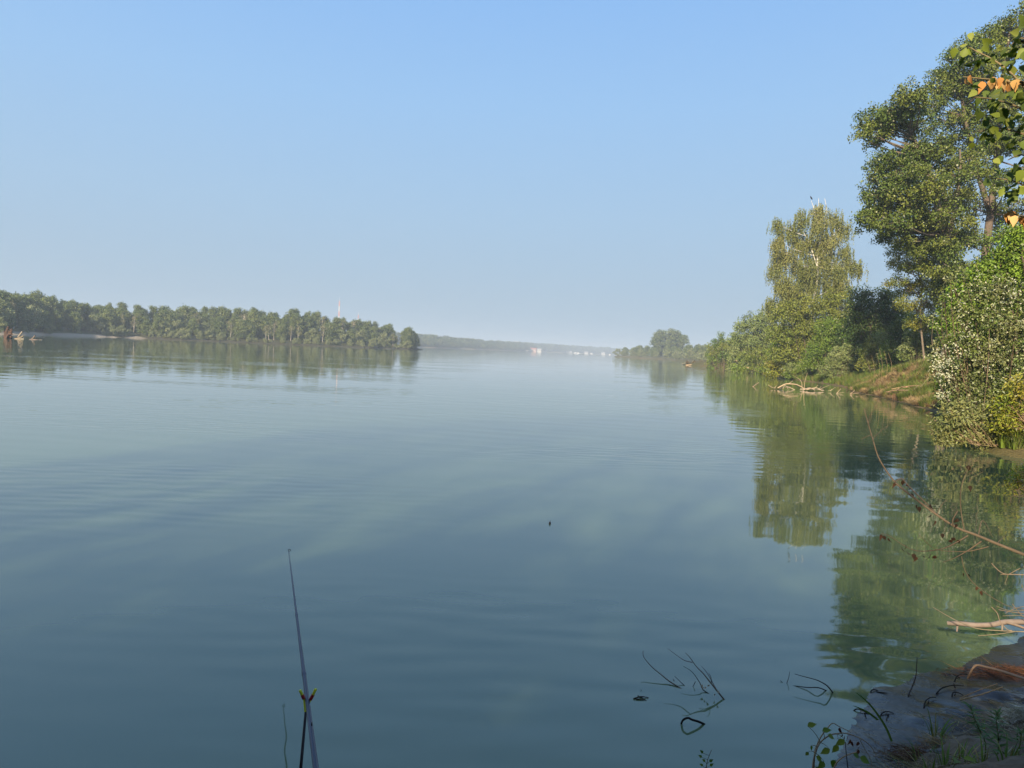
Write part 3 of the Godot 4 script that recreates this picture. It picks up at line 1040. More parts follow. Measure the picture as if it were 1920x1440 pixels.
func right_bank() -> void:
	rng.seed = 140
	# tall poplars
	var po := {"cols": POPLAR, "size": 0.17, "clump": 0.42, "per": 34, "fill": 1.3, "narrow": 0.85, "twig": 0.025, "deep": 2}
	tree("poplar_tree", "dark poplar leaning over the river with broad spreading crown", "tree", "poplars on the near bank", [ground(Vector3(38.6, 0, -66)), Vector3(38.579, 6.998, -66), Vector3(37.955, 11.698, -66), Vector3(37.402, 15.433, -66), Vector3(36.113, 19.581, -66), Vector3(34.318, 22.988, -66), Vector3(33.159, 24.788, -66)], 0.42, 0.06,
		[Vector4(31.931, 24.873, -66, 1.623), Vector4(31.338, 24.223, -67, 1.066), Vector4(32.978, 25.149, -65, 1.316), Vector4(33.345, 24.171, -67, 1.647), Vector4(35.668, 24.717, -68, 1.082), Vector4(30.082, 23.031, -66, 0.668), Vector4(31.887, 23.166, -67, 0.969), Vector4(31.537, 20.52, -65, 1.128), Vector4(31.528, 19.75, -66, 0.859), Vector4(34.937, 21.887, -67, 1.744), Vector4(32.512, 18.955, -64, 1.851), Vector4(36.864, 21.519, -68, 1.672), Vector4(32.229, 17.776, -66, 1.718), Vector4(33.141, 16.494, -64, 2.129), Vector4(36.196, 18.419, -66, 2.004), Vector4(38.902, 20.171, -68, 1.672), Vector4(31.874, 16.307, -67, 1.26), Vector4(30.386, 15.682, -66, 0.668), Vector4(31.697, 14.778, -65, 1.316), Vector4(34.843, 15.012, -67, 1.647), Vector4(35.844, 15.425, -65, 1.88), Vector4(39.578, 17.556, -68, 1.672), Vector4(38.912, 15.193, -67, 1.453), Vector4(36.437, 13.794, -68, 0.983), Vector4(33.932, 13.636, -66, 0.764), Vector4(40.351, 21.928, -69, 1.397), Vector4(35.316, 12.953, -64, 1.203), Vector4(36.615, 12.783, -64, 1.388), Vector4(39.717, 14.038, -67, 1.26), Vector4(35.72, 10.812, -63, 1.184), Vector4(37.646, 11.232, -64, 1.203), Vector4(37.833, 9.78, -63, 1.093), Vector4(37.09, 9.376, -64, 1.111)], po, "glossy_leaf", "bark", Color(0.2, 0.165, 0.125), [[Vector3(37.469, 14.498, -66), Vector3(36.345, 16.323, -66), Vector3(34.176, 16.928, -66), Vector3(32.404, 15.21, -66)], [Vector3(37.759, 13.101, -66), Vector3(38.465, 16.417, -66), Vector3(38.698, 19.696, -66), Vector3(38.529, 22.014, -66)]])
	tree("poplar_tree", "tallest poplar with thick furrowed trunk and open crown", "tree", "poplars on the near bank", [ground(Vector3(47.2, 0, -73)), Vector3(46.08, 7.618, -73), Vector3(45.875, 13.879, -73), Vector3(46.035, 18.038, -73), Vector3(46.221, 23.206, -73), Vector3(46.25, 28.332, -73), Vector3(46.369, 32.922, -73), Vector3(46.77, 36.486, -73)], 0.52, 0.08,
		[Vector4(46.512, 36.475, -73, 1.372), Vector4(47.691, 35.92, -73, 1.584), Vector4(46.587, 35.375, -74, 1.284), Vector4(46.675, 33.549, -72, 1.562), Vector4(43.426, 34.213, -73, 1.161), Vector4(42.483, 34.167, -74, 1.284), Vector4(43.137, 32.525, -73, 1.795), Vector4(40.841, 31.689, -72, 1.458), Vector4(45.735, 32.766, -74, 1.605), Vector4(43.778, 35.039, -73, 0.528), Vector4(40.377, 29.859, -73, 1.267), Vector4(42.24, 30.29, -74, 1.605), Vector4(43.138, 29.632, -72, 1.874), Vector4(46.064, 30.11, -73, 1.795), Vector4(40.168, 28.388, -74, 1.177), Vector4(40.856, 26.815, -73, 1.267), Vector4(43.74, 27.769, -74, 1.819), Vector4(44.894, 26.687, -72, 1.77), Vector4(48.588, 29.795, -74, 1.819), Vector4(42.548, 24.994, -73, 1.372), Vector4(45.389, 24.725, -74, 1.605), Vector4(47.266, 24.537, -73, 1.795), Vector4(48.723, 25.884, -73, 1.795), Vector4(44.675, 22.244, -74, 1.391), Vector4(45.926, 21.161, -72, 1.249), Vector4(48.519, 21.764, -73, 1.478), Vector4(43.221, 19.361, -73, 1.267), Vector4(45.737, 18.628, -74, 1.07), Vector4(47.462, 18.516, -73, 1.161), Vector4(44.602, 16.056, -74, 0.963), Vector4(47.65, 16.037, -73, 1.056), Vector4(49.617, 17.68, -73, 1.478), Vector4(44.245, 19.391, -70, 0.709), Vector4(43.979, 14.91, -70, 0.607), Vector4(44.31, 23.836, -70, 1.012), Vector4(47.625, 12.915, -73, 1.161), Vector4(44.751, 12.787, -73, 1.056)], {"cols": POPLAR, "size": 0.17, "clump": 0.42, "per": 32, "fill": 1.15, "narrow": 0.85, "twig": 0.025, "deep": 2}, "glossy_leaf", "bark", Color(0.17, 0.13, 0.1), [[Vector3(46.035, 18.038, -73), Vector3(44.622, 21.59, -73), Vector3(43.281, 25.642, -73), Vector3(42.168, 30.193, -73), Vector3(41.946, 33.234, -73)], [Vector3(46.221, 23.206, -73), Vector3(47.35, 26.847, -73), Vector3(48.151, 29.948, -73)]])
	tree("young_poplar", "yellowish young poplar below the leaning dark poplar", "tree", "", [ground(Vector3(39.0, 0, -70)), Vector3(38.302, 7.148, -70), Vector3(38.19, 10.155, -70), Vector3(37.643, 13.631, -70)], 0.1, 0.03,
		[Vector4(36.541, 13.581, -70, 1.012), Vector4(38.661, 14.214, -71, 1.129), Vector4(36.127, 12.315, -70, 1.114), Vector4(37.11, 11.997, -69, 1.297), Vector4(39.777, 12.847, -71, 1.129), Vector4(35.84, 10.651, -70, 0.81), Vector4(37.921, 10.227, -71, 1.335), Vector4(38.617, 10.338, -69, 1.297), Vector4(36.889, 8.592, -70, 0.911), Vector4(39.218, 8.504, -71, 1.232), Vector4(41.524, 9.44, -72, 1.354), Vector4(38.118, 6.888, -70, 1.012), Vector4(40.264, 7.236, -70, 1.316), Vector4(42.15, 11.53, -72, 1.249)], {"cols": YELLOW + OLIVE, "size": 0.13, "clump": 0.34, "per": 30, "fill": 1.6, "narrow": 0.8, "twig": 0.02, "deep": 2}, "leaf", "bark", Color(0.22, 0.18, 0.13), [[Vector3(40.875, 5.752, -70), Vector3(40.471, 9.255, -70), Vector3(40.456, 12.258, -70), Vector3(39.804, 15.719, -70)]])
	# birch with hanging twigs
	tree("birch_tree", "tall white-barked birch with hanging twigs and bare top", "tree", "", [ground(Vector3(48.2, 0, -118)), Vector3(47.394, 6.098, -118), Vector3(47.441, 12.04, -118), Vector3(47.679, 16.277, -118), Vector3(47.494, 20.481, -118), Vector3(47.31, 24.671, -118), Vector3(47.138, 28.681, -118)], 0.26, 0.03,
		[Vector4(47.076, 27.006, -118, 1.365), Vector4(44.611, 25.892, -118, 1.195), Vector4(43.681, 23.833, -119, 1.721), Vector4(41.069, 24.393, -118, 1.109), Vector4(40.968, 21.556, -117, 1.438), Vector4(49.775, 25.787, -118, 1.28), Vector4(51.646, 24.696, -119, 1.291), Vector4(46.815, 24.646, -117, 1.523), Vector4(49.064, 22.4, -118, 1.877), Vector4(45.942, 21.817, -119, 2.065), Vector4(42.372, 19.748, -118, 1.792), Vector4(41.154, 17.503, -118, 1.45), Vector4(41.862, 15.25, -117, 1.607), Vector4(48.463, 19.81, -119, 2.151), Vector4(51.718, 20.67, -118, 1.28), Vector4(52.78, 18.697, -118, 1.45), Vector4(54.42, 18.265, -118, 0.853), Vector4(50.119, 17.71, -117, 1.861), Vector4(45.373, 17.861, -118, 2.133), Vector4(47.54, 15.518, -119, 2.409), Vector4(50.707, 15.4, -118, 2.048), Vector4(44.066, 13.673, -117, 2.2), Vector4(40.723, 12.078, -118, 1.195), Vector4(42.668, 12.25, -118, 1.706)], {"cols": [Color(0.19, 0.2, 0.06), Color(0.16, 0.18, 0.055), Color(0.22, 0.22, 0.075)], "size": 0.24, "clump": 0.65, "per": 120, "fill": 0.75, "narrow": 0.6, "hang": 2.2, "twig": 0.02, "fork": 0.3, "limb": 0.009}, "leaf", "birch_bark", Color(0.72, 0.7, 0.66), [[Vector3(47.494, 20.481, -118), Vector3(48.292, 23.877, -118), Vector3(48.525, 26.819, -118), Vector3(48.064, 28.722, -118)], [Vector3(47.571, 17.959, -118), Vector3(45.867, 22.09, -118), Vector3(44.021, 24.525, -118)], [Vector3(47.602, 18.803, -118), Vector3(49.639, 22.678, -118), Vector3(51.048, 24.419, -118)], [Vector3(47.253, 24.25, -118), Vector3(46.587, 26.733, -118), Vector3(45.98, 28.295, -118)]])
	crow(Vector3(45.964, 28.545, -118))
	# shrubs and small trees, from the young poplar down to the spit
	var s := {"cols": OLIVE, "size": 0.2, "clump": 0.5, "per": 26, "fill": 1.0, "twig": 0.02, "stems": 2}
	var rows := [
		["olive shrub hiding the foot of the birch", OLIVE, [Vector4(46.918, 11.442, -114, 2.473), Vector4(44.471, 11.168, -114, 2.473), Vector4(41.348, 9.882, -114, 2.473), Vector4(49.556, 12.541, -114, 2.473), Vector4(50.372, 10.123, -114, 2.638), Vector4(47.995, 8.905, -115, 2.162), Vector4(44.253, 9.068, -115, 2.162)], 0.2],
		["dark rounded tree between birch and young poplar", DARK, [Vector4(46.926, 9.88, -97, 2.525), Vector4(44.943, 11.322, -97, 1.964), Vector4(48.285, 11.472, -97, 1.824), Vector4(49.032, 8.72, -97, 2.385), Vector4(47.137, 7.798, -97, 2.104), Vector4(50.508, 9.623, -97, 1.543), Vector4(45.082, 9.24, -97, 1.683)], 0.2],
		["bright yellow-green cone-shaped shrub before the dark tree", BRIGHT, [Vector4(45.593, 7.08, -99, 1.289), Vector4(45.499, 8.5, -99, 1.002), Vector4(45.433, 9.493, -99, 0.644), Vector4(45.009, 6.198, -99, 1.002), Vector4(46.353, 6.401, -99, 1.002)], 0.15],
		["yellow-green maple-like shrub below the birch", YELLOW + BRIGHT, [Vector4(44.555, 6.449, -116, 2.181), Vector4(42.582, 5.858, -116, 1.845), Vector4(45.713, 8.004, -116, 1.845), Vector4(44.086, 4.587, -116, 1.845), Vector4(41.571, 7.317, -116, 1.342), Vector4(46.508, 6.035, -116, 1.678)], 0.2],
		["dense green shrub between the maple-like and grey-green shrubs", GREEN, [Vector4(44.051, 7.583, -104, 1.955), Vector4(43.223, 5.298, -104, 1.805), Vector4(45.241, 6.588, -104, 1.805), Vector4(42.166, 4.2, -104, 1.354), Vector4(46.425, 7.989, -104, 1.504)], 0.17],
		["grey-green willow shrub on the grassy bay", GREY, [Vector4(42.701, 3.964, -97, 1.262), Vector4(41.847, 3.085, -97, 1.052), Vector4(43.563, 4.703, -97, 1.052), Vector4(43.795, 3.313, -97, 0.982), Vector4(42.582, 2.557, -97, 0.701)], 0.13],
		["olive shrub with dry stalks behind the grassy mound", OLIVE + GREY, [Vector4(42.909, 5.168, -88, 1.4), Vector4(41.828, 4.23, -88, 1.145), Vector4(43.617, 5.961, -88, 1.018), Vector4(43.62, 4.057, -88, 1.145), Vector4(44.709, 4.868, -88, 1.018)], 0.14],
		["low willow shrub at the start of the grassy bay", GREY + GREEN, [Vector4(42.906, 1.968, -111, 1.043), Vector4(44.557, 2.524, -111, 1.204), Vector4(41.555, 1.746, -111, 0.803), Vector4(46.338, 2.283, -111, 0.963)], 0.14],
		["grey-green willow left of the birch", GREY, [Vector4(54.147, 10.986, -165, 3.102), Vector4(51.103, 10.137, -165, 2.386), Vector4(56.576, 8.244, -165, 3.102), Vector4(53.307, 7.146, -165, 3.102), Vector4(56.33, 12.271, -165, 2.148)], 0.24],
		["green bank shrub reaching the water left of the birch", GREEN + OLIVE, [Vector4(52.724, 4.327, -150, 2.386), Vector4(50.035, 3.99, -150, 2.169), Vector4(47.358, 3.436, -150, 1.952), Vector4(50.923, 1.862, -150, 1.302), Vector4(48.339, 1.529, -150, 1.085)], 0.22],
		["tall loose shrub at the tip of the bank vegetation", OLIVE + GREEN, [Vector4(56.207, 7.503, -205, 1.334), Vector4(57.285, 9.324, -205, 0.889), Vector4(58.934, 6.442, -205, 2.52), Vector4(61.818, 7.755, -205, 2.965), Vector4(60.549, 4.147, -205, 2.52), Vector4(57.315, 3.706, -205, 2.075), Vector4(63.913, 4.891, -205, 2.668), Vector4(61.871, 1.837, -205, 1.482), Vector4(54.485, 6.538, -205, 0.741)], 0.26],
		["dark brushy shrub over the muddy edge below the birch", DARK, [Vector4(46.122, 2.391, -132, 1.432), Vector4(48.049, 2.096, -132, 1.336), Vector4(49.691, 3.315, -132, 1.527), Vector4(47.539, 4.171, -132, 1.527)], 0.18],
		["dark shrub filling the gap before the young poplar", DARK + GREEN, [Vector4(42.885, 5.832, -82, 1.423), Vector4(41.709, 4.005, -82, 0.83), Vector4(43.582, 4.326, -82, 1.186), Vector4(44.049, 6.121, -82, 1.067), Vector4(42.324, 7.106, -82, 0.949)], 0.15],
		["silvery shrub at the foot of the young poplar", GREY, [Vector4(40.078, 5.685, -74, 1.07), Vector4(41.15, 4.88, -74, 1.07), Vector4(39.293, 4.69, -74, 0.749), Vector4(42.01, 5.559, -74, 0.963), Vector4(40.323, 6.762, -74, 0.749)], 0.11],
		["deep green tree closing the gap behind the young poplar", GREEN, [Vector4(49.65, 8.017, -92, 1.863), Vector4(52.002, 7.593, -92, 2.129), Vector4(54.57, 8.767, -92, 2.129), Vector4(51.15, 5.567, -92, 1.73), Vector4(54.139, 5.569, -92, 1.863), Vector4(56.65, 7.537, -92, 1.996), Vector4(48.805, 5.86, -92, 1.33)], 0.18]]
	for r in rows:
		var c := Vector3.ZERO
		for l in r[2]:
			c += Vector3(l.x, 0, l.z) / r[2].size()
		shrub("bank_shrub", r[0], "shrubs along the near bank", ground(c), r[2], {"cols": r[1], "size": r[3] * 1.15, "clump": r[3] * 2.4, "per": 28, "fill": 0.055 / (r[3] * r[3]), "twig": 0.02, "stems": 2, "foot": 0.8})
	# near thicket at the water's edge
	shrub("flowering_shrub", "big shrub with white blossom on the near bank's edge", "", ground(Vector3(17.6, 0, -27)),
		[Vector4(16.814, 5.453, -27, 0.625), Vector4(17.448, 5.539, -27, 0.625), Vector4(18.186, 5.282, -27, 0.703), Vector4(16.192, 4.651, -27, 0.508), Vector4(16.985, 4.453, -27, 0.781), Vector4(17.872, 4.299, -27, 0.859), Vector4(18.663, 4.14, -27, 0.976), Vector4(15.916, 3.628, -27, 0.39), Vector4(16.513, 3.46, -27, 0.703), Vector4(17.363, 3.304, -27, 0.859), Vector4(18.364, 2.959, -27, 0.976), Vector4(15.95, 2.616, -27, 0.43), Vector4(16.485, 2.25, -27, 0.664), Vector4(17.256, 2.128, -27, 0.859), Vector4(18.162, 1.777, -27, 0.859), Vector4(18.926, 2.007, -27, 0.859), Vector4(16.206, 1.787, -27, 0.39), Vector4(16.897, 1.426, -27, 0.586), Vector4(15.281, 4.338, -27, 0.176), Vector4(15.471, 3.316, -27, 0.215), Vector4(15.385, 2.337, -27, 0.215), Vector4(15.631, 1.624, -27, 0.195), Vector4(15.536, 5.125, -27, 0.215), Vector4(15.792, 5.871, -27, 0.234), Vector4(16.201, 6.121, -27, 0.234), Vector4(15.242, 2.975, -27, 0.156)], {"pale": 0.2, "cols": [Color(0.135, 0.17, 0.045), Color(0.11, 0.15, 0.04), Color(0.19, 0.2, 0.08), Color(0.1, 0.135, 0.035)], "size": 0.1, "clump": 0.22, "per": 30, "skirt": false, "fill": 6.5, "narrow": 0.55, "twig": 0.008, "stems": 2, "foot": 0.8, "stem": 0.0045}, Color(0.16, 0.12, 0.08))
	var bl := Geo.new()
	for l in [Vector4(15.07, 3.014, -26.2, 0.341), Vector4(15.381, 2.649, -26.2, 0.379), Vector4(15.003, 2.632, -26.2, 0.265), Vector4(15.528, 3.224, -26.2, 0.379), Vector4(15.313, 2.267, -26.2, 0.265), Vector4(15.674, 5.114, -26.2, 0.493), Vector4(16.384, 5.709, -26.2, 0.493), Vector4(16.99, 5.173, -26.2, 0.53), Vector4(16.025, 4.19, -26.2, 0.493), Vector4(17.408, 4.628, -26.2, 0.682), Vector4(16.405, 2.885, -26.2, 0.682), Vector4(15.354, 1.699, -26.2, 0.227), Vector4(17.619, 5.577, -26.2, 0.379)]:
		for k in (34 if l.x < 15.6 else 16):
			var u := dirn()
			var q = Vector3(l.x, l.y, l.z) + u * l.w * rnd(0.5, 1.1)
			for e in 3:
				bl.leaf(q + dirn() * 0.03, dirn(), (dirn() + Vector3(-0.3, 0.5, 0.6)).normalized(), 0.055, 0.04, shade(Color(0.5, 0.5, 0.36), 0.2))
	part("blossoms", bl, M.leaf, get_node("flowering_shrub") as Node3D, "white blossom clusters")
	shrub("leafy_shrub", "bright green shrub above the blossom at the thick trunk", "", ground(Vector3(21.5, 0, -31)),
		[Vector4(20.47, 8.14, -31, 0.672), Vector4(19.966, 7.455, -31, 0.583), Vector4(20.901, 7.453, -31, 0.762), Vector4(19.575, 6.73, -31, 0.538), Vector4(20.463, 6.77, -31, 0.762), Vector4(21.257, 6.584, -31, 0.672), Vector4(20.883, 8.555, -31, 0.448), Vector4(19.106, 6.443, -31, 0.538), Vector4(18.513, 6.018, -31, 0.448), Vector4(19.633, 5.957, -31, 0.583), Vector4(19.229, 5.383, -31, 0.493)], {"cols": GREEN + BRIGHT, "size": 0.11, "clump": 0.24, "per": 30, "fill": 6.0, "narrow": 0.7, "twig": 0.01})
	shrub("willow_bush", "narrow-leaved willow bush trailing into the water", "", ground(Vector3(15.9, 0, -24)),
		[Vector4(14.241, 1.26, -24, 0.347), Vector4(14.642, 1.016, -24, 0.451), Vector4(15.256, 0.957, -24, 0.521), Vector4(15.843, 1.245, -24, 0.521), Vector4(14.411, 0.604, -24, 0.278), Vector4(14.941, 0.505, -24, 0.382), Vector4(15.555, 0.446, -24, 0.416), Vector4(16.152, 0.613, -24, 0.521), Vector4(16.743, 0.849, -24, 0.59), Vector4(15.318, 0.12, -24, 0.243), Vector4(16.018, 0.081, -24, 0.243), Vector4(14.61, 1.451, -24, 0.382)], {"cols": [Color(0.2, 0.22, 0.085), Color(0.23, 0.235, 0.08), Color(0.16, 0.185, 0.065)], "size": 0.13, "clump": 0.22, "per": 30, "fill": 8.0, "narrow": 0.3, "twig": 0.007, "stems": 4, "foot": 0.8, "stem": 0.006}, Color(0.3, 0.22, 0.13))
	shrub("willow_bush", "yellow-leaved willow shoots right behind the trailing willow", "", ground(Vector3(17.2, 0, -23)),
		[Vector4(15.688, 2.326, -23, 0.299), Vector4(15.465, 1.982, -23, 0.266), Vector4(15.962, 2.005, -23, 0.333), Vector4(15.828, 1.581, -23, 0.299), Vector4(15.413, 1.563, -23, 0.233)], {"cols": YELLOW + BRIGHT, "size": 0.12, "clump": 0.2, "per": 26, "fill": 7.0, "narrow": 0.34, "twig": 0.007, "stems": 4, "foot": 0.5}, Color(0.25, 0.18, 0.1))
	shrub("willow_bush", "thin willow spray reaching in low over the water", "", Vector3(11.8, 0.5, -13.0),
		[Vector4(9.298, 0.759, -13.4, 0.068), Vector4(9.41, 0.568, -13.4, 0.116), Vector4(9.24, 0.491, -13.4, 0.078), Vector4(9.457, 0.845, -13.4, 0.116), Vector4(9.544, 0.357, -13.4, 0.116), Vector4(9.622, 0.607, -13.4, 0.174)], {"cols": YELLOW + BRIGHT, "size": 0.07, "clump": 0.09, "per": 12, "fill": 7.0, "narrow": 0.35, "twig": 0.004, "stems": 2, "foot": 0.3}, Color(0.3, 0.22, 0.12))

	# grass of the bay and straw of the mound
	rng.seed = 300
	var tuft := Geo.new()
	for k in 16:
		var an := rnd(0, TAU)
		var o := Vector3(cos(an), 0, sin(an))
		tuft.blade(o * rnd(0, 0.12), (Vector3.UP + o * rnd(0.1, 0.4)).normalized(), o * rnd(0.1, 0.6) + Vector3.DOWN * rnd(0.05, 0.35), rnd(0.6, 1.0), 0.035, Color(1, 1, 1) * rnd(0.7, 1.15), 3)
	var where := []
	var cols := []
	for k in 20000:
		var z: float = [-rnd(27, 118), -rnd(46, 82), -rnd(46, 82), -rnd(11, 30)][k % 4]
		var off := pow(rng.randf(), 1.2) * 9.0
		if z > -48.0 and off < 0.4:
			continue
		var p := ground(Vector3(shore_x(z) + off, 0, z))
		if p.y < 0.06:
			continue
		var q := noise.get_noise_2d(p.x * 7.0, z * 7.0)
		var straw := z > -80.0 and z < -44.0 and q < 0.16
		var sc := rnd(0.45, 0.9) if straw else rnd(0.45, 1.05)
		var b := Basis(Vector3.UP, rnd(0, TAU)).scaled(Vector3(sc, sc * (0.65 if straw else 1.0), sc))
		if straw:
			b = Basis(Vector3(0, 0, 1), rnd(-0.2, 0.8)) * b
		where.append(Transform3D(b, p))
		cols.append(shade([Color(0.4, 0.29, 0.14), Color(0.18, 0.115, 0.06), Color(0.3, 0.22, 0.1)][k % 3], 0.2) if straw else shade([Color(0.13, 0.19, 0.03), Color(0.11, 0.155, 0.03), Color(0.17, 0.17, 0.05)][k % 3], 0.25))
	tag(multi("bank_grass", tuft.mesh(M.grass), where, cols), "green and straw-coloured grass covering the bank and mound", "grass")
	# dry stalks standing over the mound
	for k in 5:
		var a: Vector3 = [Vector3(34.936, 3.972, -70), Vector3(35.403, 3.791, -70), Vector3(34.711, 3.557, -70), Vector3(35.309, 3.593, -69), Vector3(34.71, 3.343, -71)][k]
		var g := ground(a)
		sticks("dry_stalk", ["tall dry stalk on the mound, first from the willow shrub", "tall dry stalk on the mound, second from the willow shrub", "thin dry stalk on the mound, third from the willow shrub", "bent dry stalk on the mound, fourth from the willow shrub", "short dry stalk on the mound nearest the bay"][k], "stalk", [[[g, g.lerp(a, 0.6) + Vector3(0.05, 0, 0), a + Vector3(-0.35, 0.3, 0)], 0.011, 0.006]], "dead_wood", Color(0.45, 0.33, 0.17), [], "dry stalks on the mound")
	# washed-out root mat overhanging the water
	var t := thing("root_mat", Vector3(30.205, 0.354, -56), "tangle of bleached sticks and hanging roots under the mound", "roots")
	for k in 22:
		var p: Vector3 = [Vector3(28.837, 0.78, -56), Vector3(29.955, 1.033, -56), Vector3(30.85, 0.992, -56), Vector3(29.492, 0.688, -56)][k % 4] + Vector3(rnd(-0.4, 0.4), rnd(-0.15, 0.15), rnd(-0.5, 0.5))
		var g := Geo.new()
		g.tube(bend(p, p + Vector3(rnd(0.8, 2.0), rnd(-0.35, 0.25), rnd(-0.5, 0.5)), 0.08, 4), rnd(0.02, 0.045), 0.012, 5, shade(Color(0.36, 0.25, 0.16), 0.25))
		part("stick", g, M.dead_wood, t)
	for k in 34:
		var p: Vector3 = Vector3(28.792, 0.563, -56.2).lerp(Vector3(30.591, 0.703, -55.2), rng.randf()) + Vector3(0, rnd(-0.1, 0.1), rnd(-0.4, 0.3))
		var g := Geo.new()
		g.tube(bend(p, Vector3(p.x + rnd(-0.3, 0.2), rnd(-0.1, 0.25), p.z + rnd(-0.2, 0.5)), 0.0, 3), rnd(0.012, 0.03), 0.008, 4, shade(Color(0.2, 0.12, 0.07), 0.3))
		part("root", g, M.dead_wood, t)
	for row in [[Vector3(29.864, 0.403, -55), Vector3(30.446, 1.187, -55), Vector3(31.028, 1.97, -55)], [Vector3(29.563, 0.15, -55), Vector3(30.144, -0.183, -55), Vector3(30.84, -0.432, -55)], [Vector3(29.376, -0.018, -55), Vector3(29.686, 0.674, -55), Vector3(30.276, 1.339, -55)]]:
		var g := Geo.new()
		g.tube(row, 0.04, 0.015, 5, Color(0.4, 0.33, 0.26))
		part("stick", g, M.dead_wood, t)
	drift()

func crow(at: Vector3) -> void:
	var t := thing("crow", at, "black crow perched on the bare top of the birch", "bird")
	var g := Geo.new()
	var c := Color(0.015, 0.015, 0.018)
	g.tube([at + Vector3(0.2, -0.1, 0.0), at + Vector3(0.1, 0.0, 0), at + Vector3(0.0, 0.13, 0), at + Vector3(-0.06, 0.25, 0), at + Vector3(-0.09, 0.33, 0), at + Vector3(-0.12, 0.39, 0), at + Vector3(-0.17, 0.4, 0), at + Vector3(-0.22, 0.38, 0)], 0, 0, 9, c, [0.025, 0.06, 0.11, 0.1, 0.065, 0.062, 0.03, 0.006])
	part("body", g, M.feather, t)
	for s in [-1.0, 1.0]:
		var w := Geo.new()
		w.broad(at + Vector3(-0.04, 0.24, 0.09 * s), Vector3(0.55, -0.8, 0.05 * s).normalized(), Vector3(0.2, 0.15, s).normalized(), 0.42, 0.13, c, 0.05)
		part("wing", w, M.feather, t)
		var l := Geo.new()
		l.tube([at + Vector3(0.0, 0.06, 0.03 * s), at + Vector3(-0.01, -0.05, 0.03 * s)], 0.012, 0.01, 4, c)
		part("leg", l, M.feather, t)

